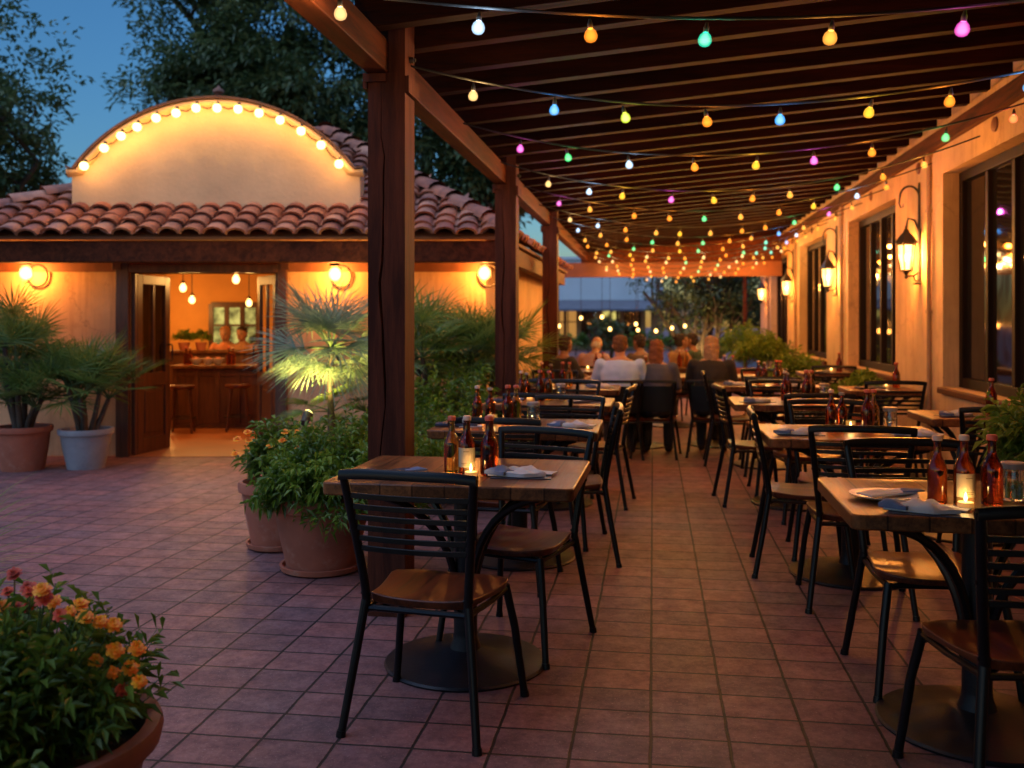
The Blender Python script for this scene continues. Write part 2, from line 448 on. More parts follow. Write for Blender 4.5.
while y < 18.85:
    m = MB(); x0, x1, h = -1.368, WX-.065, .15
    j = random.uniform(-.03, .03)
    ya, yb = y+j, y+j+.085
    vs = []
    for yy in (ya, yb):
        vs += [(x0, yy, rz_(x0)+.001), (x0+.12, yy, rz_(x0+.12)+.0005), (x1, yy, rz_(x1)), (x1, yy, rz_(x1)+h), (x0, yy, rz_(x0)+h)]
    m.add(vs, [(0,1,2,3,4)[::-1], (5,6,7,8,9), (0,1,6,5)[::1], (1,2,7,6), (2,3,8,7), (3,4,9,8), (4,0,5,9)])
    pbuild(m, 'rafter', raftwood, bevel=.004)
    y += .44; k += 1
pbuild(MB().bx(-1.42, WX-.004, 19.03, 19.10, 2.601, 3.28), 'end_board', darkwood)
m = MB(); x0, x1 = -1.38, WX-.06
m.add([(x0,-5.2,rz_(x0)+.152),(x1,-5.2,rz_(x1)+.152),(x1,19.0,rz_(x1)+.152),(x0,19.0,rz_(x0)+.152),
       (x0,-5.2,rz_(x0)+.18),(x1,-5.2,rz_(x1)+.18),(x1,19.0,rz_(x1)+.18),(x0,19.0,rz_(x0)+.18)],
      [(0,3,2,1),(4,5,6,7),(0,1,5,4),(1,2,6,5),(2,3,7,6),(3,0,4,7)])
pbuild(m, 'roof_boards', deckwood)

# ------------------------------------------------------------------ dining hall (right wall)
dh = thing('dining_hall', 'long cream stucco dining hall with dark framed windows along the terrace', 'building', (WX, 8, 0))
doff = Vector((-WX, -8, 0))
def dbuild(mb, name, mat, parent=None, smooth=None, bevel=0):
    p = parent or dh
    o = mb.build(name, mat, p, smooth, bevel); o.location = doff if p is dh else (0, 0, 0); return o
wins = [(2.0, 4.6), (6.10, 8.68), (10.3, 12.72), (14.25, 16.85), (18.3, 20.85)]
WZ0, WZ1, WT = .86, 2.70, 3.40
YE = 22.75
m = MB(); y = -5.2; x1 = WX+.34
for a, b in wins:
    m.bx(WX, x1, y, a, 0, WT); m.bx(WX, x1, a, b, 0, WZ0); m.bx(WX, x1, a, b, WZ1, WT); y = b
m.bx(WX, x1, y, YE, 0, WT)
# merge coplanar seams are butted; far return wall
m.bx(x1, 9.0, YE-.3, YE, 0, WT); m.bx(x1, 9.0, -5.2, -4.9, 0, WT); m.bx(9.0, 9.3, -5.2, YE, 0, WT)
dbuild(m, 'wall', stucco)
dbuild(MB().bx(WX-.1, 9.4, -5.3, YE+.1, WT+.001, WT+.16), 'roof', darkwood)
dbuild(MB().bx(WX-.028, WX-.002, -5.2, YE+.02, 3.075, 3.14), 'cornice', stucco, bevel=.008)
for a, b in wins:
    f = MB(); X = WX+.13
    fw = .085
    f.bx(X, X+.09, a+.001, a+fw, WZ0+.001, WZ1-.001); f.bx(X, X+.09, b-fw, b-.001, WZ0+.001, WZ1-.001)
    f.bx(X, X+.09, a+fw, b-fw, WZ1-fw, WZ1-.001); f.bx(X, X+.09, a+fw, b-fw, WZ0+.001, WZ0+fw)
    for t in (.30, .52, .74):
        yc = a+(b-a)*t; f.bx(X+.005, X+.085, yc-.032, yc+.032, WZ0+fw, WZ1-fw)
    o = dbuild(f, 'window_frame', framewood, bevel=.006)
    dbuild(MB().bx(X+.04, X+.052, a+.02, b-.02, WZ0+.02, WZ1-.02), 'pane', darkglass, o)
    dbuild(MB().bx(WX-.04, WX+.128, a-.04, b+.04, WZ0-.055, WZ0-.003), 'sill', darkwood, o, bevel=.008)
for yv in (5.3, 7.4, 9.42, 11.4, 13.5, 15.5, 17.6):
    v = MB(); n0 = len(v.v)
    v.lathe([(.055, 0), (.055, .012), (.045, .018), (.02, .022), (1e-4, .023)], (0,0,0), 16)
    v.xf(Matrix.Translation((WX-.001, yv, 2.86)) @ Matrix.Rotation(-pi/2, 4, 'Y'))
    dbuild(v, 'vent', M('vent_clay', (.20, .07, .035), .6) if yv == 5.3 else bpy.data.materials['vent_clay'], smooth=40)
for yc in (9.02, 13.05, 17.15, 21.1):
    c = MB(); c.tube([(WX-.022, yc, .02), (WX-.022, yc, 3.07)], .02, 8)
    for z in (.6, 1.5, 2.4, 2.9): c.bx(WX-.046, WX-.001, yc-.034, yc+.034, z, z+.03)
    dbuild(c, 'downpipe', M('pipe_paint', (.33, .20, .11), .6) if yc == 9.02 else bpy.data.materials['pipe_paint'], smooth=40)
c = MB()
for dz in (0, .035):
    c.tube([(WX-.015-.004*sin(yy*2+dz*50), yy, 3.035-dz+.006*sin(yy*3.1+dz*90)) for yy in [i*.5-2 for i in range(49)]], .009, 6)
dbuild(c, 'conduit', cable, smooth=60)

# ------------------------------------------------------------------ wall lanterns on the hall
def wall_lantern(name, label, y, group):
    t = thing(name, label, 'wall lantern', (WX, y, 1.79), 0, group)
    m = MB()                                   # local: wall plane x=0, hangs toward -x
    m.bx(-.018, -.002, -.035, .035, 0, .50)
    m.lathe([(.05, 0), (.055, .01), (.02, .03)], (-.012, 0, -.02), 10)
    m.tube([(-.012, 0, .50), (-.012, 0, .93)], [.014, .009], 8)
    pts = [(-.015, 0, .62)]
    pts = [(-.012-.085*(1-cos(a)), 0, .80+.10*sin(a)) for a in [pi*i/14 for i in range(15)]]
    m.tube(pts, .010, 8)
    m.tube([(-.182, 0, .80), (-.19, 0, .74), (-.175, 0, .70), (-.155, 0, .705), (-.153, 0, .735)], [.009, .008, .007, .006, .005], 8)
    m.tube([(-.012, 0, .48), (-.05, 0, .58), (-.11, 0, .60), (-.12, 0, .55), (-.125, 0, .49)], .010, 8)
    m.tube([(-.012, 0, .10), (-.06, 0, .06), (-.12, 0, .06), (-.125, 0, .09)], [.010, .008, .008, .006], 8)
    m.tube([(-.06, 0, .06), (-.045, 0, .015), (-.015, 0, .02)], [.007, .006, .004], 6)
    m.build('bracket', iron, t, 50)
    c = MB()
    cz = .11
    for k in range(6):                         # cage bars
        a = 2*pi*k/6; ca, sa = cos(a), sin(a)
        c.tube([(-.125+.052*ca, .052*sa, cz+.01), (-.125+.083*ca, .083*sa, cz+.245)], .0065, 6)
    c.lathe([(.03, 0), (.056, .008), (.056, .02), (.04, .024)], (-.125, 0, cz-.012), 6)
    c.lathe([(.086, 0), (.092, .012), (.086, .02)], (-.125, 0, cz+.238), 6)
    c.lathe([(.008, -.075), (.02, -.06), (.01, -.045), (.03, -.01)], (-.125, 0, cz), 8)
    c.build('cage', iron, t, 30)
    r = MB().lathe([(.105, 0), (.10, .012), (.055, .075), (.03, .10), (.022, .125), (.012, .135), (.016, .15), (.004, .17)], (-.125, 0, cz+.258), 6)
    r.build('roof_cap', iron, t, 30)
    g = MB().lathe([(.046, .012), (.074, .235)], (-.125, 0, cz), 6, True)
    g.build('glass', fire_lamp, t, 30)
    MB().sphere((-.125, 0, cz+.12), .022, 10, 8, 1.6).build('flame', flame, t, 180)
    lamp('light', t, (-.125, 0, cz+.13), LANTERN_W, WARM, .05)
    return t
for i, (y, s) in enumerate(((9.38, 'nearest'), (13.45, 'second'), (17.5, 'third'), (21.45, 'farthest'))):
    wall_lantern('wall_lantern', ['lit wrought iron lantern on cream wall between the two largest windows', 'lit wall lantern between second and third windows, next beyond the nearest lantern',
        'lit wall lantern third along the cream wall from the camera', 'lit lantern at the far corner of the cream wall, smallest of four'][i], y, 'lanterns along the cream wall')

# ------------------------------------------------------------------ entrance building (left), modelled in its own frame
eb = thing('entrance_building', 'cream stucco restaurant building with arched gable, clay tile roof and open doors', 'building', (0, 0, 0), TH)
DW, DE, ZE, RS = 10.1, 9.3, 2.25, .525
def roofz(d): return ZE + (d-DE)*RS
XL, XR = -5.92, -.04
PK = (-2.41, 12.3)
GD = (sin(TH), cos(TH))                              # direction of the side wall in the local frame
DOX0, DOX1, DOZ = lx(131, DW), lx(279, DW), zz(273, DW)
xc = (-1.75 + DW*sin(TH))/cos(TH)
wall_top = roofz(DW)-.03
m = MB()
m.bx(-7.5, DOX0, DW, DW+.2, 0, wall_top); m.bx(DOX1, xc, DW, DW+.2, 0, wall_top); m.bx(DOX0, DOX1, DW, DW+.2, DOZ, wall_top)
L = 7.0
m.prism([(xc, DW), (xc+GD[0]*L, DW+GD[1]*L), (xc+GD[0]*L-.2, DW+GD[1]*L), (xc-.2+.03, DW+.2)], .0, 2.42)
m.bx(-7.7, -7.5, DW, 17, 0, 2.3); m.bx(-7.5, xc+.8, 16.8, 17.0, 0, 2.3)
m.build('wall', stucco, eb)
MB().bx(-7.49, xc-.05, DW-.03, DW-.003, zz(272, DW), zz(262.5, DW)).build('timber_band', M('band_wood', (.20, .075, .032), .6, .25, 6), eb)
MB().bx(XL-1.5, XR-.02, DE+.03, DE+.17, zz(262, DE), ZE-.035).build('fascia_beam', darkwood, eb, bevel=.01)
mm = MB().prism([(XR-.15, DE+.17), (XR-.03, DE+.17), (XR-.03+GD[0]*6.5, DE+.17+GD[1]*6.5), (XR-.15+GD[0]*6.5, DE+.17+GD[1]*6.5)], 2.03, ZE-.035)
mm.build('side_beam', darkwood, eb)
# roof: sheathing + individual barrel tiles + hip caps
BK = 5.2
R2 = (XR+GD[0]*6.6, DE+GD[1]*6.6)
pkz = roofz(PK[1]); pk2 = (PK[0]+.5, 14.6)
def rp(x, d, z): return (x, d, z)
c_l, c_r, c_p, c_q, c_b, c_lb = (XL, DE, ZE), (XR, DE, ZE), (PK[0], PK[1], pkz), (pk2[0], pk2[1], pkz), (R2[0], R2[1], ZE), (XL, 17.4, ZE)
m = MB().add([c_l, c_r, c_p, c_q, c_b, c_lb], [(0,1,2), (1,4,3,2), (0,2,3,5), (5,3,4)])
m.add([(XL-2.2, DE, ZE-.0), c_l, c_lb, (XL-2.2, 17.4, ZE)], [(0,1,2,3)])
sh = m.build('roof_deck', M('roof_underside', (.17, .07, .03), .8, .2, 4), eb)
sh.modifiers.new('thick', 'SOLIDIFY').thickness = .03
def tiles(mb, O, U, V, inside, ulen, vlen, pw=.224, ph=.205):
    O, U, V = Vector(O), Vector(U).normalized(), Vector(V).normalized()
    Nn = U.cross(V).normalized()
    if Nn.z < 0: Nn = -Nn
    rows = int(vlen/ph)+1; cols = int(ulen/pw)+1
    for rI in range(rows):
        for cI in range(cols):
            a = (cI+.5)*pw; b = rI*ph
            if not inside(a, b+ph*.45): continue
            ln = ph+.07; r0, r1 = .108, .088
            ja = random.uniform(-.008, .008); jr = random.uniform(-.05, .05); jh = random.uniform(0, .016); jb = random.uniform(-.028, .028)
            o = len(mb.v); n = 6
            for t, rad, lift in ((0, r0, .035), (1, r1, .004)):
                for j in range(n+1):
                    an = pi*j/n
                    uu = a+ja+jr*(t-.5)*.5 - rad*cos(an); vv = b-.05+jb+t*ln
                    hh = rad*.66*sin(an)+lift+jh
                    mb.v.append(tuple(O+U*uu+V*vv+Nn*hh))
            # thickness at the lower lip
            for j in range(n+1):
                an = pi*j/n; uu = a+ja-jr*.25-(r0-.02)*cos(an)
                mb.v.append(tuple(O+U*uu+V*(b-.045+jb)+Nn*((r0-.02)*.66*sin(an)+.03+jh-.005)))
            for j in range(n):
                mb.f.append((o+j, o+j+1, o+n+1+j+1, o+n+1+j))
                mb.f.append((o+j+1, o+j, o+2*(n+1)+j, o+2*(n+1)+j+1))
            # pan between columns
            o = len(mb.v)
            for t in (0, 1):
                for j in range(4):
                    q = j/3; uu = a+pw*.5-.085+.17*q; hh = .012+.045*(2*q-1)**2+(.02 if t == 0 else 0)
                    mb.v.append(tuple(O+U*uu+V*(b-.03+t*ln)+Nn*hh))
            for j in range(3): mb.f.append((o+j, o+j+1, o+4+j+1, o+4+j))
m = MB()
cs = 1/sqrt(1+RS*RS)
def in_front(a, b):
    x = XL+a; d = DE+b*cs
    if d > PK[1]: return False
    t = (d-DE)/(PK[1]-DE)
    return XL+(PK[0]-XL)*t-.05 < x < XR+(PK[0]-XR)*t+.05
tiles(m, (XL, DE, ZE+.01), (1,0,0), (0,1,RS), in_front, XR-XL, 3.5)
e1 = Vector(c_b)-Vector(c_r); top_dir = Vector(c_p)-Vector(c_r)
perp = top_dir - e1.normalized()*top_dir.dot(e1.normalized())
el = e1.length; pl = perp.length; pa = top_dir.dot(e1.normalized())
qa = (Vector(c_q)-Vector(c_r)).dot(e1.normalized())
def in_side(a, b):
    t = b/pl
    return 0 <= t < 1 and pa*t-.05 < a < el+(qa-el)*t+.05
tiles(m, Vector(c_r)+Vector((0,0,.01)), e1, perp, in_side, el, pl)
e2 = Vector(c_lb)-Vector(c_l); td = Vector(c_p)-Vector(c_l); pp = td-e2.normalized()*td.dot(e2.normalized())
tiles(m, Vector(c_l)+Vector((0,0,.01)), e2, pp, lambda a, b: 0 <= b/pp.length < 1 and td.dot(e2.normalized())*b/pp.length-.05 < a < e2.length-2.5*b/pp.length, e2.length, pp.length)
# hip and ridge caps
def caps(p, q):
    p, q = Vector(p), Vector(q); dr = (q-p); n_ = int(dr.length/.34); dr = dr.normalized()
    side = dr.cross(Vector((0,0,1))).normalized(); up = side.cross(dr)
    for i in range(n_):
        o = len(m.v)
        for t, rad in ((0, .125), (1, .105)):
            for j in range(7):
                an = pi*j/6
                m.v.append(tuple(p+dr*(i*.34+t*.40)+side*(rad*cos(an))+up*(rad*.8*sin(an)+.045+(.03 if t == 0 else 0))))
        for j in range(6): m.f.append((o+j, o+j+1, o+7+j+1, o+7+j))
caps(c_r, c_p); caps(c_l, c_p); caps(c_p, c_q)
m.build('roof_tiles', tilemat, eb, 60)
# arched gable wall above the eave
PD = 9.86
def pxz(u, v): return (lx(u, PD), zz(v, PD))
gx0, gx1 = lx(72, PD), lx(360, PD); gzb = zz(206, PD); gzs = zz(172, PD)
ax0, ax1, az = lx(79, PD), lx(352, PD), zz(103, PD)
acx = (ax0+ax1)/2; hw = (ax1-ax0)/2; ri = az-gzs; AR = (hw*hw+ri*ri)/(2*ri); acz = az-AR
th0 = math.asin(hw/AR)
arc = [(acx+AR*sin(a), acz+AR*cos(a)) for a in [-th0+2*th0*i/40 for i in range(41)]]
poly = [(gx0, gzb-.25), (gx0, gzs)] + arc + [(gx1, gzs), (gx1, gzb-.25)]
n = len(poly)
m = MB().add([(x, PD, z) for x, z in poly]+[(x, PD+.28, z) for x, z in poly], [tuple(range(n)), tuple(reversed(range(n, 2*n)))]+[(i, n+i, n+(i+1) % n, (i+1) % n) for i in range(n)])
gable = m.build('gable_wall', stucco_pale, eb)
m = MB()                                             # moulding following the arch
prof = [(0.012, -.055), (.012, .035), (-.03, .035), (-.05, .02), (-.055, 0), (-.045, -.02), (-.02, -.035), (-.003, -.055)]
pts = [(gx0-.04, gzs+.0)] + arc + [(gx1+.04, gzs)]
o = 0
for i, (x, z) in enumerate(pts):
    if i in (0, len(pts)-1): nx, nz = 0, 1
    else: nx, nz = (x-acx)/AR, (z-acz)/AR
    for dy, dn in prof: m.v.append((x+nx*dn, PD+dy-.004, z+nz*dn))
k = len(prof)
for i in range(len(pts)-1):
    for j in range(k):
        q = (j+1) % k; m.f.append((i*k+j, i*k+q, (i+1)*k+q, (i+1)*k+j))
m.f.append(tuple(range(k))); m.f.append(tuple(reversed(range(len(pts)*k-k, len(pts)*k))))
m.build('moulding', stucco_pale, gable, 50)
m = MB()
q = len(pts)
for i, (x, z) in enumerate(pts):
    if i in (0, q-1): nx, nz = 0, 1
    else: nx, nz = (x-acx)/AR, (z-acz)/AR
    for dy, dn in ((-.075, .037), (-.075, .06), (.30, .06), (.30, .037)): m.v.append((x+nx*dn, PD+dy, z+nz*dn))
for i in range(q-1):
    for j in range(4):
        jj = (j+1) % 4; m.f.append((i*4+j, i*4+jj, (i+1)*4+jj, (i+1)*4+j))
m.f.append((3,2,1,0)); m.f.append(tuple(range(4*q-4, 4*q)))
m.build('coping', M('coping_clay', (.09, .045, .032), .8, .2, 6), gable, 40)
MB().lathe([(.05, 0), (.055, .02), (.03, .03), (.03, .05), (.06, .075), (.055, .10), (.02, .125), (.003, .15)], (acx, PD+.1, az+.058), 14).build('finial', M('finial_clay', (.20, .09, .055), .8), gable, 50)
# door casing and leaves
m = MB()
fx0, fx1 = lx(118, DW), lx(288, DW)
m.bx(fx0, DOX0-.0, DW-.07, DW-.003, 0, zz(262, DW)); m.bx(DOX1, fx1, DW-.07, DW-.003, 0, zz(262, DW))
m.bx(DOX0, DOX1, DW-.069, DW+.19, DOZ, DOZ+.085)
m.bx(DOX0, DOX0+.045, DW+.001, DW+.2, 0, DOZ); m.bx(DOX1-.045, DOX1, DW+.001, DW+.2, 0, DOZ)
m.bx(fx0-.03, fx0+.06, DW-.09, DW-.071, zz(270, DW), zz(262.6, DW)); m.bx(fx1-.06, fx1+.03, DW-.09, DW-.071, zz(270, DW), zz(262.6, DW))
m.build('door_casing', doorwood, eb, bevel=.006)
def leaf(hx, ang, sgn):
    W, H, T = .64, DOZ-.02, .045
    root_m = Matrix.Translation((hx, DW+.05, .008)) @ Matrix.Rotation(ang, 4, 'Z')
    st = .10
    f = MB()
    f.bx(0, st, 0, T, 0, H); f.bx(W-st, W, 0, T, 0, H); f.bx(st, W-st, 0, T, H-st, H); f.bx(st, W-st, 0, T, 0, .16); f.bx(st, W-st, 0, T, .72, .86)
    f.bx(W/2-.022, W/2+.022, .004, T-.004, .86, H-st)
    f.bx(st, W-st, .012, T-.012, .16, .72); f.bx(st+.05, W-st-.05, .004, T-.004, .21, .67)
    if sgn < 0: f.xf(Matrix.Scale(-1, 4, (1,0,0)))
    f.xf(root_m); d = f.build('door', doorwood, eb, bevel=.005)
    if sgn < 0: d.data.flip_normals()
    g = MB().bx(st, W-st, .018, .026, .86, H-st)
    if sgn < 0: g.xf(Matrix.Scale(-1, 4, (1,0,0)))
    g.xf(root_m); g.build('pane', clearpane, d)
    h = MB(); hx_ = W-.05
    h.tube([(hx_, -.001, .98), (hx_, -.05, .98), (hx_, -.055, 1.0), (hx_, -.055, 1.14), (hx_, -.05, 1.16), (hx_, -.001, 1.16)], .009, 8)
    if sgn < 0: h.xf(Matrix.Scale(-1, 4, (1,0,0)))
    h.xf(root_m); h.build('handle', iron, d, 60)
cp, cnt, cout = _mat('door_glass')
a1 = N(cnt, 'ShaderNodeBsdfTransparent'); a2 = N(cnt, 'ShaderNodeBsdfGlossy'); a2.inputs['Roughness'].default_value = .03
mx = N(cnt, 'ShaderNodeMixShader'); fr = N(cnt, 'ShaderNodeFresnel')
cnt.links.new(fr.outputs[0], mx.inputs[0]); cnt.links.new(a1.outputs[0], mx.inputs[1]); cnt.links.new(a2.outputs[0], mx.inputs[2]); cnt.links.new(mx.outputs[0], cout.inputs[0])
a1.inputs[0].default_value = (.8, .72, .6, 1)
clearpane = cp
leaf(DOX0+.05, R(79), 1); leaf(DOX1-.05, R(-58), -1)
# room inside
RX0, RX1, RD = -6.2, -1.0, 16.2
room = M('room_plaster', (.62, .31, .085), .85, .12, 1.5, .2, 40)
m = MB()
m.bx(RX0, RX1, RD, RD+.1, 0, 2.30); m.bx(RX0-.1, RX0, DW+.21, RD, 0, 2.30); m.bx(RX1, RX1+.1, DW+.21, RD, 0, 2.30)
m.build('room_walls', room, eb)
MB().bx(RX0, RX1, DW+.21, RD, 2.305, 2.34).build('room_ceiling', M('room_ceiling_plaster', (.55, .30, .12), .85), eb)
MB().bx(RX0, RX1, DW-.06, RD, .003, .007).build('room_floor', M('terracotta_floor', (.36, .13, .05), .4, .2, 3, .1), eb)
# backlit windows at the far end of the room
wf = MB(); wx0, wx1, wz0, wz1 = lx(212, RD), lx(259, RD), zz(360, RD), zz(304, RD)
for k in range(4):
    xx = wx0+(wx1-wx0)*k/3; wf.bx(xx-.04, xx+.04, RD-.06, RD-.002, wz0, wz1)
wf.bx(wx0, wx1, RD-.058, RD-.003, wz1-.06, wz1+.03); wf.bx(wx0, wx1, RD-.058, RD-.003, wz0-.03, wz0+.05); wf.bx(wx0, wx1, RD-.05, RD-.004, (wz0+wz1)/2+.1, (wz0+wz1)/2+.13)
wfo = wf.build('room_window_frame', doorwood, eb)
def litpane():
    m, nt, out = _mat('lit_pane')
    tc = coords(nt, rnd=False); n1 = noise(nt, tc, 3.3, 3)
    c = mixc(nt, ramp(nt, n1.outputs[0], .42, .62), (.05, .03, .008), (.75, .62, .16))
    e = N(nt, 'ShaderNodeEmission'); e.inputs[1].default_value = .25; nt.links.new(c, e.inputs[0]); nt.links.new(e.outputs[0], out.inputs[0]); return m
litp = litpane()
MB().bx(wx0+.02, wx1-.02, RD-.03, RD-.02, wz0, wz1).build('lit_pane', litp, wfo)
# ------------------------------------------------------------------ chairs
CG = 'black slat-back chairs at the terrace tables'
def bez(a, b, c, n=6):
    a, b, c = Vector(a), Vector(b), Vector(c)
    return [a*(1-t)**2+b*2*t*(1-t)+c*t*t for t in [i/n for i in range(n+1)]]
def make_chair(label, weave=False):
    t = thing('chair', label, 'chair', group=CG)
    # seat: saddle shaped plank with rounded front
    m = MB(); nx, ny = 12, 12; W0, W1 = .185, .235
    def sp(i, j, top):
        s, q = -1+2*i/nx, j/ny
        w_ = W0+(W1-W0)*min(1, q*1.15)
        yy = -.20+q*.42
        rnd = (abs(s)**3.2)*(.055*max(0, (q-.35)/.65)+.02*max(0, (.3-q)/.3)*-1)
        x = s*w_*(1-.10*max(0, (q-.8)/.2)**2)
        z = .462 + (.010*abs(s)**2 - .012*sin(pi*min(1, q*1.1)) if top else -.030+.004*abs(s)**2)
        if not top: x *= .965; yy = yy*.97+.003
        return (x, yy-rnd, z - (.008*max(0, (q-.75)/.25)**2 if top else 0))
    for top in (1, 0):
        for j in range(ny+1):
            for i in range(nx+1): m.v.append(sp(i, j, top))
    K = (nx+1)*(ny+1)
    for j in range(ny):
        for i in range(nx):
            a = j*(nx+1)+i; b = a+1; c = a+nx+2; d = a+nx+1
            m.f.append((a, b, c, d)); m.f.append((K+d, K+c, K+b, K+a))
    rim = [i for i in range(nx+1)] + [(j+1)*(nx+1)-1 for j in range(1, ny+1)] + [ny*(nx+1)+i for i in range(nx-1, -1, -1)] + [j*(nx+1) for j in range(ny-1, 0, -1)]
    for a, b in zip(rim, rim[1:]+rim[:1]): m.f.append((K+a, K+b, b, a))
    m.build('seat', seatwood, t, 40, bevel=.005)
    # legs
    for s in (-1, 1):
        MB().tube([(s*.245, -.285, .006), (s*.215, -.24, .25), (s*.188, -.205, .462)], [.0145, .0155, .016], 10).tube([(s*.246, -.286, 0), (s*.2445, -.284, .022)], [.018, .0165], 10).build('leg', blackmetal, t, 40)
        MB().tube([(s*.262, .235, .006), (s*.232, .205, .27), (s*.205, .175, .432)], [.0145, .0155, .016], 10).tube([(s*.263, .236, 0), (s*.261, .234, .022)], [.018, .0165], 10).build('leg', blackmetal, t, 40)
    f = MB()
    for s in (-1, 1):
        f.tube([(s*.186, -.20, .424), (s*.205, .0, .422), (s*.207, .18, .422)], .011, 8)
    f.tube([(-.186, -.203, .424), (.186, -.203, .424)], .011, 8); f.tube([(-.207, .18, .422), (.207, .18, .422)], .011, 8)
    for s in (-1, 1):
        f.tube([(s*.19, -.195, .41), (s*.12, -.14, .425)], .007, 6); f.tube([(s*.205, .17, .40), (s*.14, .12, .425)], .007, 6)
    f.build('seat_frame', blackmetal, t, 40)
    # back: splayed uprights, bowed slats, broad top rail
    def ux(z): return .187+(.236-.187)*((z-.46)/.44)**1.1 if z > .46 else .187
    def uy(z): return -.205-.085*((z-.46)/.44)**1.2 if z > .46 else -.205
    for s in (-1, 1):
        zs = [.44, .5, .56, .62, .68, .74, .80, .86, .905]
        b = MB().tube([(s*ux(z), uy(z), z) for z in zs], [.016]*7+[.0155, .014], 10)
        for z in (.475, .70): b.tube([(s*ux(z)-.018*s, uy(z), z), (s*ux(z)+.0185*s, uy(z), z)], .006, 6)
        b.build('back_post', blackmetal, t, 40)
    sl = MB()
    def slat(z, hh, tk, bow, ex=0, arch=0):
        n = 12; o = len(sl.v)
        for i in range(n+1):
            q = -1+2*i/n; x = q*(ux(z)+ex); y = uy(z)-bow*(1-q*q); zz_ = z+arch*(1-q*q)
            for dy, dz in ((-tk/2, -hh/2), (tk/2, -hh/2), (tk/2, hh/2), (-tk/2, hh/2)):
                sl.v.append((x, y+dy, zz_+dz))
        for i in range(n):
            for j in range(4):
                jj = (j+1) % 4; sl.f.append((o+i*4+j, o+(i+1)*4+j, o+(i+1)*4+jj, o+i*4+jj))
        sl.f.append((o, o+1, o+2, o+3)); sl.f.append((o+n*4+3, o+n*4+2, o+n*4+1, o+n*4))
    if not weave:
        for z in (.640, .676, .713, .750, .788, .827): slat(z, .019, .009, .022, -.004)
    else:
        slat(.70, .30, .006, .022, -.004)
    sl.build('slats' if not weave else 'woven_panel', blackmetal, t, 35, bevel=.002)
    r = MB(); sl2 = sl; sl = r
    n = 14; o = 0
    for i in range(n+1):
        q = -1+2*i/n; z = .897; x = q*(ux(z)+.012); y = uy(z)-.020*(1-q*q)
        for dy, dz in ((-.013, -.016), (.012, -.016), (.016, 0), (.008, .017), (-.008, .018), (-.017, .004)):
            r.v.append((x, y+dy, z+.010*(1-q**4)+dz))
    for i in range(n):
        for j in range(6):
            jj = (j+1) % 6; r.f.append((i*6+j, (i+1)*6+j, (i+1)*6+jj, i*6+jj))
    r.f.append(tuple(range(6))); r.f.append(tuple(reversed(range(n*6, n*6+6))))
    r.build('top_rail', blackmetal, t, 50)
    return t
chair0 = make_chair('x'); used = [False]
def chair(x, y, rz, label, group=CG):
    if not used[0]:
        used[0] = True; chair0.location = (x, y, 0); chair0.rotation_euler = (0, 0, rz); chair0['label'] = label; chair0['group'] = group; return chair0
    return dup(chair0, (x, y, 0), rz, label, group)
# ------------------------------------------------------------------ tables
TZ = .80
def rrect(w, d, r, n=5):
    pts = []
    for cx, cy, a0 in ((w/2-r, d/2-r, 0), (-w/2+r, d/2-r, 90), (-w/2+r, -d/2+r, 180), (w/2-r, -d/2+r, 270)):
        pts += [(cx+r*cos(R(a0+90*i/n)), cy+r*sin(R(a0+90*i/n))) for i in range(n+1)]
    return pts
def make_table(label, w, d, group):
    t = thing('table', label, 'table', group=group)
    m = MB().prism(rrect(w, d, .03), TZ-.05, TZ)
    m.build('tabletop', tablewood, t, 30, bevel=.006)
    p = MB()
    p.tube([(0, 0, .03), (0, 0, .76)], .05, 16)
    p.lathe([(.075, .035), (.07, .05), (.052, .10), (.05, .12)], n=20)
    p.build('pedestal', irondisc, t, 50)
    b = MB().lathe([(.335, 0), (.338, .008), (.33, .016), (.25, .026), (.14, .040), (.075, .062), (.05, .065)], n=48)
    b.build('base_plate', irondisc, t, 35)
    a = MB()
    for s, q in ((1, 1), (1, -1), (-1, 1), (-1, -1)):
        pts = bez((s*.03, q*.03, .30), (s*.06, q*.06, .66), (s*w*.36, q*d*.33, .742), 9)
        a.tube(pts, .017, 8)
    a.bx(-w*.38, w*.38, -.03, .03, .727, .7495); a.bx(-.03, .03, -d*.38, -.031, .727, .7495); a.bx(-.03, .03, .031, d*.38, .727, .7495)
    a.build('support_arms', blackmetal, t, 40)
    return t
TG = 'plank-top pedestal tables on the terrace'
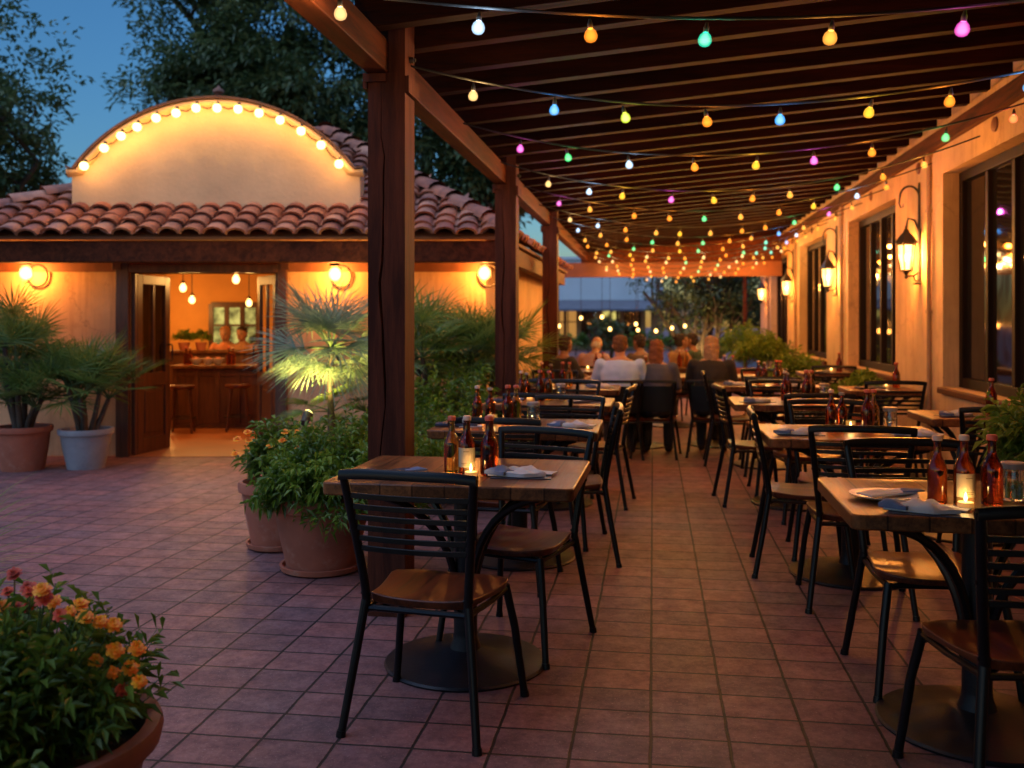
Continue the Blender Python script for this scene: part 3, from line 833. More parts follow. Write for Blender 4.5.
# ------------------------------------------------------------------ tableware
def make_bottle(kind):
    g, cap, lab = {'amber': (amberglass, caplight, False), 'brown': (redglass, capred, False), 'honey': (paleglass, capred, False),
              'label': (amberglass, caplight, True), 'squat': (redglass, capgreen, False)}[kind]
    t = thing('bottle', 'x', 'bottle', group='sauce bottles on the tables')
    r, h = {'amber': (.0315, .235), 'brown': (.035, .24), 'honey': (.032, .235), 'label': (.0335, .24), 'squat': (.033, .215)}[kind]
    b = MB().lathe([(1e-4, .004), (r*.8, .002), (r*.97, .006), (r, .014), (r, h*.50), (r*.94, h*.56), (r*.70, h*.64), (r*.46, h*.71), (r*.38, h*.78), (r*.37, h*.90), (r*.46, h*.905), (r*.46, h*.925), (r*.38, h*.93), (r*.38, h*.935), (1e-4, h*.935)], n=24)
    b.build('glass', g, t, 50)
    MB().lathe([(r*.49, h*.925), (r*.50, h*.93), (r*.50, h*.985), (r*.42, h*1.0), (1e-4, h*1.0)], n=16).build('cap', cap, t, 40)
    if lab:
        l = MB(); n = 16; o = 0
        for i in range(n+1):
            a = R(-90-72+144*i/n)
            for z in (.035, .035+.078): l.v.append(((r+.0012)*cos(a), (r+.0012)*sin(a), z))
        for i in range(n): l.f.append((2*i, 2*i+2, 2*i+3, 2*i+1))
        l.build('label', labelpaper, t, 60)
        e = MB()
        for z, wd in ((.097, 20), (.050, 34), (.044, 26)):
            for k in range(8):
                a0 = R(-90-wd+2*wd*k/8); a1 = R(-90-wd+2*wd*(k+.7)/8); o = len(e.v)
                for a in (a0, a1):
                    e.v += [((r+.0018)*cos(a), (r+.0018)*sin(a), z), ((r+.0018)*cos(a), (r+.0018)*sin(a), z+.0028)]
                e.f.append((o, o+2, o+3, o+1))
        e.build('label_print', M('label_ink', (.12, .06, .03), .8) if 'label_ink' not in bpy.data.materials else bpy.data.materials['label_ink'], t)
    return t
BP = {}
def bottle(kind, x, y, label, rz=0):
    if kind not in BP:
        BP[kind] = make_bottle(kind); t = BP[kind]; t.location = (x, y, TZ+.0005); t.rotation_euler = (0, 0, rz); t['label'] = label; return t
    return dup(BP[kind], (x, y, TZ+.0005), rz, label)
CAND = []
def make_votive():
    t = thing('candle', 'x', 'candle', group='lit candles on the tables')
    o_ = glow('candle_jar_glow', (1.0, .42, .08), .03, True)
    MB().lathe([(.024, .002), (.027, .006), (.028, .062), (.0255, .062), (.025, .01), (1e-4, .008)], n=20).build('jar', o_, t, 50)
    MB().lathe([(.0245, .010), (.0245, .026), (1e-4, .025)], n=16).build('wax', M('wax', (.75, .5, .25), .5, .05), t, 50)
    MB().lathe([(1e-4, .026), (.005, .033), (.006, .039), (.0035, .050), (1e-4, .060)], n=10).build('flame', flame, t, 180)
    lamp('light', t, (0, 0, .045), CANDLE_W, (1, .55, .18), .012)
    return t
def votive(x, y, label):
    if not CAND:
        t = make_votive(); CAND.append(t); t.location = (x, y, TZ+.0005); t['label'] = label; return t
    return dup(CAND[0], (x, y, TZ+.0005), 0, label)
def tumbler(x, y, label):
    t = thing('glass_jar', label, 'glass jar', (x, y, TZ+.0005))
    MB().lathe([(1e-4, .004), (.034, .003), (.038, .010), (.038, .088), (.034, .10), (.034, .115), (.037, .116), (.037, .124), (.031, .124), (.031, .10), (.034, .088), (.034, .012), (1e-4, .010)], n=24).build('glass', clearglass, t, 50)
    MB().lathe([(.0395, .112), (.0395, .130), (.036, .134), (1e-4, .134)], n=24).build('lid', capgreen, t, 40)
def cloth_sheet(poly, z, th, amp, seed, res=18):
    """a thick folded sheet following a convex outline, with soft waves"""
    rnd = random.Random(seed); ph = [rnd.uniform(0, 6) for _ in range(6)]
    cx = sum(p[0] for p in poly)/len(poly); cy = sum(p[1] for p in poly)/len(poly)
    n = len(poly); per = 8; out = []
    for i in range(n):
        a, b = poly[i], poly[(i+1) % n]
        for k in range(per):
            q = k/per; out.append((a[0]+(b[0]-a[0])*q, a[1]+(b[1]-a[1])*q))
    m = MB(); rings = 7; K = len(out)
    def hgt(x, y): return amp*(.5+.5*sin(x*31+ph[0]+y*12)*sin(y*27+ph[1]-x*9)) + amp*.35*sin(x*70+ph[2])*sin(y*60+ph[3])
    for top in (1, 0):
        for r in range(rings+1):
            q = 1-r/rings
            for x, y in out:
                xx, yy = cx+(x-cx)*q, cy+(y-cy)*q
                hh = hgt(xx, yy)*min(1, (1-q)*3+.25)
                m.v.append((xx, yy, z+(th+max(0, hh) if top else 0)))
    H = (rings+1)*K
    for r in range(rings):
        for i in range(K):
            j = (i+1) % K
            m.f.append((r*K+i, r*K+j, (r+1)*K+j, (r+1)*K+i)); m.f.append((H+r*K+j, H+r*K+i, H+(r+1)*K+i, H+(r+1)*K+j))
    for i in range(K):
        j = (i+1) % K; m.f.append((H+i, H+j, j, i))
    return m
def rotp(poly, a, dx=0, dy=0):
    return [(x*cos(a)-y*sin(a)+dx, x*sin(a)+y*cos(a)+dy) for x, y in poly]
def napkin_set(x, y, a, label, style=0, seed=1):
    """a menu card with a folded napkin lying on it"""
    t = thing('napkin', label, 'napkin', (x, y, TZ+.0006), a, 'folded napkins and menus on the tables')
    def P(w, d, r=0, dx=0, dy=0): return rotp([(-w/2, -d/2), (w/2, -d/2), (w/2, d/2), (-w/2, d/2)], r, dx, dy)
    if style == 0:      # navy napkin, white corners showing
        cloth_sheet(P(.25, .12, .05), .004, .010, .014, seed).build('napkin_fold', menunavy, t, 60)
        cloth_sheet([(.02, -.07), (.155, -.055), (.15, .03), (.06, .06)], .0, .0035, .004, seed+5).build('napkin_edge', napwhite, t, 60)
        cloth_sheet([(.085, -.01), (.165, .04), (.12, .075), (.07, .05)], .016, .006, .010, seed+3).build('napkin_corner', napblue, t, 60)
    elif style == 1:    # pale blue and white bundle on paper
        cloth_sheet(P(.24, .15, .12), 0, .003, .002, seed+1).build('menu', menunavy, t, 60)
        cloth_sheet([(-.13, -.05), (.02, -.07), (.10, -.02), (.03, .06), (-.09, .05)], .006, .012, .022, seed).build('napkin_fold', napwhite, t, 60)
        cloth_sheet([(-.145, -.045), (-.06, -.075), (-.03, -.01), (-.10, .04)], .012, .012, .016, seed+8).build('napkin_corner', napblue, t, 60)
        cloth_sheet(P(.11, .07, -.2, .07, .06), .0062, .004, .003, seed+2).build('paper', napwhite, t, 60)
    else:               # white plate with card
        MB().lathe([(1e-4, .004), (.06, .004), (.075, .006), (.115, .016), (.117, .019), (.112, .019), (.075, .010), (1e-4, .009)], n=32).build('plate', porcelain, t, 60)
        cloth_sheet(P(.20, .075, .35, .01, 0), .018, .006, .006, seed).build('napkin_fold', menunavy if style == 3 else napwhite, t, 60)
        cloth_sheet([(.06, -.02), (.14, -.01), (.13, .03), (.07, .025)], .026, .004, .006, seed+4).build('napkin_corner', napblue, t, 60)
    return t

LT = [(-.775, 3.92), (-.80, 5.72), (-.80, 7.47), (-.80, 9.10)]
RT = [(1.13, 3.57), (1.10, 5.60), (1.10, 7.72), (1.12, 9.75)]
rown = ['nearest', 'second', 'third', 'fourth']
t0 = None
for side, rows in (('left', LT), ('right', RT)):
    for i, (x, y) in enumerate(rows):
        lab = {('left', 0): 'rustic plank-top table in front of the cracked post and terracotta pot', ('right', 0): 'dark plank-top table at the right edge, cut by the frame'}.get((side, i),
              f'{rown[i]} plank-top table from the camera in the {side} row of the aisle')
        if t0 is None:
            t0 = make_table(lab, .98, .76, TG); t = t0; t.location = (x, y, 0)
        else: t = dup(t0, (x, y, 0), 0, lab)
        t.rotation_euler.z = R([-1, .6, -.5, .8][i])
        s = 1 if side == 'left' else 1
        T = f'on the {rown[i]} {side}-row table'
        if side == 'left': bxp, byp = x+.02, y-.02
        else: bxp, byp = x+.02, y+.05
        if i == 0 and side == 'left':
            bottle('honey', -.815, 3.83, 'honey coloured oil bottle with red cap, leftmost on the nearest left table')
            bottle('label', -.745, 3.80, 'amber bottle with glowing cream label on the nearest left table', R(6))
            bottle('squat', -.775, 3.93, 'dark bottle standing behind the labelled one on the nearest left table')
            bottle('brown', -.655, 3.80, 'dark brown bottle with red cap, nearest right of the label on the left table')
            bottle('amber', -.665, 3.90, 'slim amber bottle behind the dark brown one on the nearest left table')
            votive(-.715, 3.725, 'lit candle jar in front of the labelled bottle on the nearest left table')
            napkin_set(-1.07, 3.74, R(2), 'dark navy napkin with white edge on left of the nearest left table', 0, 3)
            napkin_set(-.52, 3.80, R(-4), 'blue and white bundled napkin on right of the nearest left table', 1, 5)
        elif i == 0:
            bottle('amber', .955, 3.42, 'amber bottle with pale cap, leftmost on the nearest right table')
            bottle('label', 1.035, 3.40, 'amber bottle with cream label between two bottles on the nearest right table', R(14))
            bottle('brown', 1.13, 3.42, 'dark brown bottle with red cap next to the glass jar')
            votive(1.02, 3.335, 'lit candle jar in front of the labelled bottle on the nearest right table')
            tumbler(1.235, 3.53, 'clear lidded glass jar right of the brown bottle')
            napkin_set(.80, 3.50, R(10), 'white plate with napkin at the far corner of the nearest right table', 2, 7)
            napkin_set(.885, 3.28, R(-18), 'white and navy napkin lying at the near edge of the right table', 1, 9)
            napkin_set(1.45, 3.42, R(30), 'folded napkin at the right end of the nearest right table', 0, 4)
        else:
            k3 = [('amber', -.10, 0, 'slim amber bottle at left of the candle'), ('squat', -.04, .09, 'squat dark bottle behind the candle'), ('brown', .075, -.01, 'dark brown bottle at right of the candle'), ('honey', .13, .07, 'honey coloured bottle farthest right of the candle')]
            rj = random.Random(i*7+(side == 'left')); order = rj.sample([0, 1, 2, 3], 4)
            for kd, dx, dy, lb in k3: bottle(kd, bxp+dx+rj.uniform(-.018, .018)-(.16 if side == 'left' else 0), byp+dy+rj.uniform(-.02, .02), f'{lb} {T}')
            votive(bxp-.015-(.16 if side == 'left' else 0), byp-.03, f'lit candle jar among the bottles {T}')
            napkin_set(x-.30 if side == 'right' else x-.36, y-.12+rj.uniform(-.05, .06), R(rj.uniform(-25, 30)), f'napkin left of the bottles {T}', 1 if side == 'right' else 0, 11+i)
            napkin_set(x+.30+rj.uniform(-.05, .04), y-.10+rj.uniform(-.06, .06), R(rj.uniform(-30, 25)), f'napkin right of the bottles {T}', 1 if i != 2 else 0, 21+i)
            if i < 3: tumbler(bxp+.22-(.16 if side == 'left' else 0), byp+.06, f'lidded glass jar {T}')
# chairs: near side faces up the aisle, far side faces the camera
def cl(i, side, where):
    return f'black slat-back chair at the {where} side of the {rown[i]} {side}-row table'
chair(-.775, 3.40, R(-8), 'black slat-back chair nearest the camera with whole back and brown seat in view')
chair(-.60, 4.20, R(160), cl(0, 'left', 'far'))
chair(1.08, 3.07, R(7), 'black slat-back chair at the right frame edge, cut off by it')
chair(1.075, 3.98, R(184), cl(0, 'right', 'far'))
chair(-.80, 5.20, R(-4), cl(1, 'left', 'near')); chair(-.62, 6.20, R(168), cl(1, 'left', 'far'))
chair(1.02, 5.08, R(-5), cl(1, 'right', 'near')); chair(1.10, 6.08, R(178), cl(1, 'right', 'far'))
chair(-.82, 6.95, R(4), cl(2, 'left', 'near')); chair(-.72, 7.95, R(174), cl(2, 'left', 'far'))
chair(1.12, 7.20, R(6), cl(2, 'right', 'near')); chair(1.08, 8.20, R(183), cl(2, 'right', 'far'))
chair(-.85, 8.60, R(-6), cl(3, 'left', 'near')); chair(1.10, 9.24, R(-4), cl(3, 'right', 'near')); chair(1.16, 10.25, R(176), cl(3, 'right', 'far'))
chair(-.50, 5.78, R(95), cl(1, 'left', 'aisle')); chair(-.46, 7.52, R(84), cl(2, 'left', 'aisle'))
chair(.86, 5.66, R(-94), cl(1, 'right', 'aisle')); chair(.80, 7.75, R(-84), cl(2, 'right', 'aisle')); chair(.80, 9.8, R(-92), cl(3, 'right', 'aisle'))
chair(-1.05, 9.62, R(172), cl(3, 'left', 'far'))
# small tables along the hall wall
wt0 = None
for i, (x, y, lab) in enumerate(((2.08, 6.75, 'small dark table against the cream wall below the biggest window'), (2.08, 9.3, 'small dark table against the wall below the nearest lantern'),
                             (2.10, 12.2, 'small dark table by the wall below the second window'))):
    if wt0 is None: wt0 = make_table(lab, .62, .66, 'small tables along the cream wall'); wt0.location = (x, y, 0)
    else: dup(wt0, (x, y, 0), 0, lab)
    chair(x-.02, y-.52, R(-5), f'black slat-back chair in front of the {["first", "second", "third"][i]} small table along the wall')
    napkin_set(x-.1, y-.1, R(12), f'napkin on the {["first", "second", "third"][i]} small table along the wall', 1 if i == 0 else 0, 31+i)
    bottle('brown', x+.18, y+.1, f'dark bottle on the {["first", "second", "third"][i]} small table along the wall')
    if i: votive(x+.08, y+.06, f'lit candle on the {["first", "second", "third"][i]} small table along the wall')
# ------------------------------------------------------------------ string lights
SG = 'strings of coloured bulbs under the pergola'
lw0 = MB().sphere((0, 0, -.034), .030, 14, 10, 1.12)
proto = {}
def festoon(name, y, bulbs, z0, z1, sag, label, x0=-1.22, x1=2.42, skew=0):
    t = thing(name, label, 'string lights', (x0, y, z0), 0, SG)
    def P(q):
        return Vector((q*(x1-x0), q*skew+.02*sin(q*9+y), (z1-z0)*q - sag*4*q*(1-q)))
    MB().tube([P(i/40)+Vector((0, 0, .012)) for i in range(41)], .0058, 6).build('cable', cable, t, 60)
    for q, kd in bulbs:
        p = P(q)
        b = bpy.data.objects.new('bulb', bulbmesh(kd)); COL.objects.link(b); b.parent = t; b.location = p+Vector((0, 0, -.038)); b.rotation_euler = (random.uniform(-.22, .22), random.uniform(-.22, .22), 0); b.scale = (.74,)*3
        s_ = bpy.data.objects.new('socket', sockmesh()); COL.objects.link(s_); s_.parent = b
        lamp('light', b, (0, 0, -.036), BULB_W*{'blue': .6, 'teal': .6, 'green': .6, 'white': .8, 'pink': .7, 'lime': .7}.get(kd, 1.25), BULBS[kd], .028)
def bulbmesh(kd):
    if kd not in proto:
        m = MB().lathe([(.012, .004), (.016, -.003), (.026, -.014), (.0325, -.034), (.031, -.047), (.024, -.059), (.012, -.0655), (1e-4, -.067)], n=16)
        o = m.build('bulb', BM[kd], None, 180); proto[kd] = o.data; bpy.data.objects.remove(o)
    return proto[kd]
def sockmesh():
    if 'sock' not in proto:
        o = MB().lathe([(.012, 0), (.0135, .004), (.0135, .024), (.010, .034), (.006, .05)], n=10).build('socket', cable, None, 40); proto['sock'] = o.data; bpy.data.objects.remove(o)
    return proto['sock']
rowsB = [
 (3.42, 2.64, 2.60, .17, ['warm', 'white', 'orange', 'teal', 'amber', 'pink', 'lime', 'orange'], [.02, .165, .275, .385, .50, .615, .715, .86]),
 (4.60, 2.68, 2.72, .28, ['warm', 'blue', 'lime', 'orange', 'blue', 'yellow', 'orange', 'blue', 'orange'], None),
 (6.10, 2.70, 2.78, .30, ['pink', 'green', 'white', 'orange', 'yellow', 'pink', 'orange', 'green', 'red'], None),
 (7.60, 2.70, 2.80, .32, ['warm', 'white', 'yellow', 'pink', 'yellow', 'orange', 'amber', 'green', 'orange', 'amber'], None),
 (9.00, 2.70, 2.80, .32, ['pink', 'amber', 'orange', 'orange', 'green', 'amber', 'orange', 'yellow', 'white', 'orange'], None),
 (10.3, 2.68, 2.80, .32, ['warm', 'white', 'orange', 'amber', 'yellow', 'amber', 'orange', 'orange', 'green', 'pink', 'orange'], None),
 (11.5, 2.68, 2.80, .32, ['white', 'amber', 'orange', 'green', 'amber', 'green', 'orange', 'amber', 'blue', 'amber', 'orange'], None),
 (12.7, 2.66, 2.80, .32, ['amber', 'orange', 'green', 'amber', 'yellow', 'green', 'orange', 'amber', 'teal', 'white', 'orange'], None),
 (13.8, 2.66, 2.80, .34, ['orange', 'amber', 'yellow', 'warm', 'amber', 'orange', 'warm', 'orange', 'green', 'teal', 'blue', 'orange'], None),
 (14.9, 2.66, 2.80, .34, ['amber', 'green', 'orange', 'amber', 'warm', 'green', 'amber', 'orange', 'warm', 'teal', 'amber', 'orange'], None),
 (15.9, 2.64, 2.80, .36, ['amber', 'warm', 'orange', 'amber', 'orange', 'warm', 'amber', 'green', 'warm', 'amber', 'teal', 'orange'], None),
 (16.9, 2.64, 2.80, .38, ['warm', 'orange', 'amber', 'warm', 'orange', 'amber', 'green', 'amber', 'warm', 'orange', 'amber', 'warm'], None),
 (17.8, 2.62, 2.78, .40, ['amber', 'warm', 'orange', 'amber', 'warm', 'orange', 'amber', 'warm', 'orange', 'amber', 'warm', 'orange'], None),
 (18.6, 2.62, 2.75, .43, ['warm', 'amber', 'orange', 'amber', 'warm', 'orange', 'amber', 'amber', 'warm', 'orange', 'amber', 'orange'], None)]
ordn = ['nearest', 'second', 'third', 'fourth', 'fifth', 'sixth', 'seventh', 'eighth', 'ninth', 'tenth', 'eleventh', 'twelfth', 'thirteenth', 'farthest']
for i, (y, z0, z1, sag, cols, qs) in enumerate(rowsB):
    n = len(cols)
    qs = qs or [.05+.90*(k+.5)/n+random.uniform(-.014, .014) for k in range(n)]
    festoon('string_lights', y, list(zip(qs, cols)), z0, z1, sag, f'{ordn[i]} string of coloured bulbs across the pergola, counted from the camera', skew=random.uniform(-.25, .15))
# bulbs round the arched gable
t = thing('festoon_lights', 'string of round warm bulbs following the arched gable', 'string lights', (0, 0, 0), TH)
m = MB()
bp = [(84, 166), (104, 148), (121, 136), (137, 127), (156, 118), (176, 113), (196, 108), (217, 108), (238, 109), (259, 113), (280, 120), (301, 131), (321, 145), (339, 164)]
gp = []
pD = PD-.18
for u, v in bp: gp.append(Vector((lx(u, pD), pD, zz(v, pD))))
cb = []
for k, p in enumerate(gp):
    cb.append(p+Vector((0, .05, .04)))
    if k < len(gp)-1: cb.append((p+gp[k+1])/2+Vector((0, .03, -.0)))
m.tube(cb, .006, 6).build('cable', cable, t, 60)
wb = glow('clear_bulb', (1.0, .58, .18), 1.2, True)
for p in gp:
    b = MB().sphere((0, 0, 0), .044, 14, 10).build('bulb', wb, t, 180); b.location = p
    MB().tube([(0, .0, .045), (0, .03, .065), (0, .055, .06)], .014, 8).build('socket', cable, b, 50)
    lamp('light', b, (0, -.0, 0), GABLE_W, (1, .47, .11), .045)
# facade globe lamps
def globe_lamp_at(u, v, d, label):
    x, z = lx(u, d), zz(v, d); wx_, wy_ = loc2w(x, d)
    t = thing('wall_lamp', label, 'wall lamp', (wx_, wy_, z), TH, 'globe lamps on the entrance front')
    m = MB(); m.lathe([(.05, 0), (.05, .012), (.03, .02)], n=16); m.xf(Matrix.Translation((0, .2, .10)) @ Matrix.Rotation(pi/2, 4, 'X'))
    m.tube([(0, .19, .10), (0, .08, .16), (0, 0, .13)], .010, 8); m.lathe([(.012, .20-.06), (.03, .115), (.055, .085), (.06, .07)], n=16)
    m.build('bracket', iron, t, 50)
    h = MB(); pts = [(.105*cos(a)+.035, .17, -.03+.115*sin(a)) for a in [2*pi*i/28 for i in range(29)]]
    h.tube(pts, .011, 8); h.tube([(-.06, .0, .06), (-.072, 0, -.04), (-.04, 0, -.10), (0, 0, -.115), (.04, 0, -.10), (.072, 0, -.04), (.06, 0, .06)], .005, 6)
    h.build('hoop', iron, t, 60)
    MB().sphere((0, 0, -.01), .062, 14, 10, 1.15).build('globe', globe_lamp, t, 180)
    lamp('light', t, (0, 0, -.01), GLOBE_W, WARM, .06)
globe_lamp_at(26, 272, DW-.2, 'lit globe lamp on the entrance wall above the terracotta palm pot')
globe_lamp_at(335, 273, DW-.2, 'lit globe lamp above the grey-green fan palm beside the door')
globe_lamp_at(484.5, 272, DW-.2, 'lit globe lamp at the corner of the entrance front, between two posts')
# ------------------------------------------------------------------ plants
def rv(): 
    while True:
        v = Vector((random.uniform(-1,1), random.uniform(-1,1), random.uniform(-1,1)))
        if .05 < v.length <= 1: return v
def add_leaf(mb, p, d, l, wd, fold=.25, droop=.15):
    d = d.normalized(); s = d.cross(Vector((0,0,1)))
    s = s.normalized() if s.length > 1e-3 else Vector((1,0,0))
    s = (s + rv()*.5).normalized(); s = (s-d*s.dot(d)).normalized(); u = s.cross(d)
    o = len(mb.v); tip = p+d*l-Vector((0,0,droop*l))
    mid = p+d*l*.5
    mb.v += [tuple(p), tuple(mid+s*wd*.5+u*wd*fold), tuple(tip), tuple(mid-s*wd*.5+u*wd*fold)]
    mb.f += [(o, o+1, o+2), (o, o+2, o+3)]
    # the middle of the fold sits lower
def sprig(mb, st, p, d, length, nl, ll, lw, droop=.3, curl=.3):
    d = d.normalized(); pts = [p.copy()]; q = p.copy(); seg = length/6
    for i in range(6):
        d = (d+Vector((0,0,-droop*.12))+rv()*.08).normalized(); q = q+d*seg; pts.append(q.copy())
    if st is not None: st.tube(pts, [max(.0012, .003*(1-i/7)) for i in range(7)], 4, False)
    for k in range(nl):
        t = .2+.8*(k+random.random())/nl; i = min(5, int(t*6)); a = pts[i]+(pts[i+1]-pts[i])*(t*6-i)
        ax = (pts[i+1]-pts[i]).normalized(); sd = ax.orthogonal().normalized(); sd = Quaternion(ax, k*2.4+random.random())@sd
        add_leaf(mb, a, ax*.55+sd*.8+Vector((0,0,.15)), ll*random.uniform(.7, 1.2), lw*random.uniform(.8, 1.2), .15, curl)
def dome(mb, st, c, rx, ry, rz, ns, nl, ll, lw, droop=.3, up=.5, squash=0):
    c = Vector(c)
    for i in range(ns):
        v = rv().normalized()
        if v.z < -.15: v.z = -v.z*.6
        r = random.uniform(.30, .72)
        clump = 1+.22*sin(v.x*7+c.x*3)*sin(v.y*6+c.y*5)
        p = c+Vector((v.x*rx*r, v.y*ry*r, v.z*rz*r))
        sprig(mb, st, p, Vector((v.x, v.y, v.z*.8+up)), random.uniform(.3, .5)*(rx+ry)*.62*clump, nl, ll, lw, droop)
def pot(t, r_top, r_bot, h, mat, saucer=True, rimh=.06, loc=(0,0,0)):
    z0 = .03 if saucer else 0
    m = MB().lathe([(r_bot, z0), (r_bot+(r_top-r_bot)*.55, z0+(h-z0)*.5), (r_top*.95, h-rimh), (r_top*.955, h-rimh), (r_top*1.03, h-rimh+.008), (r_top*1.05, h-.02), (r_top*1.03, h), (r_top*.93, h), (r_top*.91, h-.015), (r_top*.88, h-.10), (1e-4, h-.10)], loc, 40)
    m.build('pot', mat, t, 35)
    if saucer: MB().lathe([(r_bot*1.02, 0), (r_bot*1.16, .012), (r_bot*1.2, .04), (r_bot*1.12, .04), (r_bot*1.06, .018), (1e-4, .018)], loc, 40).build('saucer', mat, t, 40)
    MB().lathe([(r_top*.885, h-.06), (r_top*.5, h-.045), (1e-4, h-.04)], loc, 24).build('soil', soil, t, 60)
def fan_frond(mb, st, base, d, plen, blade, nb=26, spread=205, droop=.35, bw=.012):
    """a petiole that arches out and a palmate fan of narrow blades"""
    d = d.normalized(); pts = [Vector(base)]; dd = d.copy()
    for i in range(6):
        dd = (dd+Vector((0,0,-.07*droop*2))).normalized(); pts.append(pts[-1]+dd*plen/6)
    st.tube(pts, [.009-.0008*i for i in range(7)], 5, False)
    hub = pts[-1]; ax = dd; side = ax.cross(Vector((0,0,1)))
    side = side.normalized() if side.length > .01 else Vector((1,0,0))
    side = (Quaternion(ax, random.uniform(-.5, .5))@side).normalized(); nrm = side.cross(ax).normalized()
    for k in range(nb):
        a = R(-spread/2+spread*k/(nb-1)+random.uniform(-2.5, 2.5))
        dv = (ax*cos(a)+side*sin(a)+nrm*.18*abs(sin(a))).normalized()
        L = blade*(.72+.28*cos(a*.8))*random.uniform(.88, 1.08)
        w_ = dv.cross(nrm).normalized(); prev = None; o = len(mb.v); q = hub.copy(); dq = dv.copy()
        for i, (t, wd) in enumerate(((0, .35), (.35, 1), (.7, .75), (1, .06))):
            if i:
                sp = L*(t-[0, .35, .7][i-1]); dq = (dq+Vector((0,0,-droop*(.10 if i == 1 else .28 if i == 2 else .6)))).normalized(); q = q+dq*sp
            fold = nrm*(.25*bw*wd)
            mb.v += [tuple(q+w_*bw*wd*.5+fold), tuple(q-nrm*.1*bw*wd), tuple(q-w_*bw*wd*.5+fold)]
        for i in range(3):
            b = o+i*3
            mb.f += [(b, b+1, b+4, b+3), (b+1, b+2, b+5, b+4)]
def feather_frond(mb, st, base, d, L, nl=26, ll=.24, lw=.02, droop=.5):
    d = d.normalized(); pts = [Vector(base)]; dd = d.copy(); n = 14
    for i in range(n):
        dd = (dd+Vector((0,0,-droop*.16*(i/n+.2)))).normalized(); pts.append(pts[-1]+dd*L/n)
    st.tube(pts, [.007-.0004*i for i in range(n+1)], 5, False)
    for k in range(nl):
        t = .22+.78*k/nl; i = min(n-1, int(t*n)); p = pts[i]+(pts[i+1]-pts[i])*(t*n-i); ax = (pts[i+1]-pts[i]).normalized()
        sd = ax.cross(Vector((0,0,1))); sd = sd.normalized() if sd.length > .01 else Vector((1,0,0))
        for s in (-1, 1):
            dv = (ax*.75+sd*s*.8+Vector((0,0,.12))+rv()*.10).normalized()
            l_ = ll*sin(pi*min(1, .18+.8*t))*random.uniform(.85, 1.1)+.03
            o = len(mb.v); wv = dv.cross(Vector((0,0,1))); wv = wv.normalized() if wv.length > .01 else ax
            q1 = p+dv*l_*.5; q2 = p+dv*l_-Vector((0,0,l_*.3))
            mb.v += [tuple(p), tuple(q1+wv*lw*.5), tuple(q2), tuple(q1-wv*lw*.5)]
            mb.f += [(o, o+1, o+2), (o, o+2, o+3)]
def wp(u, d, z=0):
    x, y = ad(u, d); return (x, y, z)

# marigold pot in the left foreground
random.seed(11)
cx, cy, _ = wp(14, 2.38)
t = thing('flower_pot', 'dark terracotta pot of orange marigolds in the lower left corner', 'potted plant', (cx, cy, 0), 0, 'planted pots')
pot(t, .335, .22, .40, darkpot, True)
lf, st = MB(), MB()
dome(lf, st, (0, 0, .36), .34, .34, .36, 420, 10, .062, .017, .15, .9)
dome(lf, st, (-.05, -.1, .40), .26, .26, .36, 160, 10, .055, .016, .1, .9)
lf.build('foliage', shrubleaf, t); st.build('stems', stemgreen, t, 60)
def marigold(mb, p, r, up):
    up = up.normalized(); s = up.orthogonal().normalized(); w_ = up.cross(s)
    for ring, (n, rr, tilt, lift) in enumerate(((11, 1.0, .12, 0), (9, .78, .5, .004), (7, .5, 1.0, .008), (4, .28, 1.6, .010))):
        for k in range(n):
            a = 2*pi*(k+.5*ring)/n+random.uniform(-.15, .15); dv = (s*cos(a)+w_*sin(a)+up*tilt).normalized()
            sv = up.cross(dv).normalized(); b = p+up*lift; L = r*rr*random.uniform(.85, 1.1); wd = r*.5*(.6+.4*rr)
            o = len(mb.v)
            mb.v += [tuple(b+sv*wd*.18), tuple(b+dv*L*.65+sv*wd*.55), tuple(b+dv*L+sv*wd*.28-up*r*.08*random.random()), tuple(b+dv*L-sv*wd*.28-up*r*.10*random.random()), tuple(b+dv*L*.65-sv*wd*.55), tuple(b-sv*wd*.18)]
            mb.f += [(o, o+1, o+4, o+5), (o+1, o+2, o+3, o+4)]
spots = [(8, 592, 'r'), (28, 588, 'r'), (44, 598, 'r'), (3, 606, 'o'), (14, 575, 'r'), (30, 592, 'r'), (53, 602, 'o'), (80, 605, 'o'), (70, 612, 'o'), (85, 617, 'o'), (100, 622, 'o'), (113, 625, 'o'), (14, 607, 'r'), (28, 608, 'r'),
         (137, 649, 'o'), (96, 661, 'o'), (113, 673, 'y'), (139, 682, 'o'), (122, 690, 'r'), (115, 651, 'o'), (60, 615, 'r'), (42, 590, 'o'), (77, 650, 'y'), (5, 615, 'o'), (130, 668, 'o')]
for i, (u, v, kd) in enumerate(spots):
    d = 2.38+random.uniform(-.14, .10)
    if u > 110: d = 2.36+random.uniform(-.05, .05)
    x, y = ad(u, d); p = Vector((x-cx, y-cy, zz(v, d)))
    up = Vector((p.x*1.2, p.y*1.2-.35, .55))
    f = MB(); marigold(f, p, random.uniform(.0165, .024), up)
    o = f.build('flower', petalred if kd == 'r' else petal, t)
    root = Vector((p.x*.55, p.y*.55, .42))
    s = MB().tube([root, (root+p)/2+Vector((0,0,.03)), p-up.normalized()*.004], [.0025, .0022, .002], 5)
    s.lathe([(.002, -.012), (.006, -.004), (.007, .002)], p, 6); s.build('flower_stem', stemgreen, o, 60)
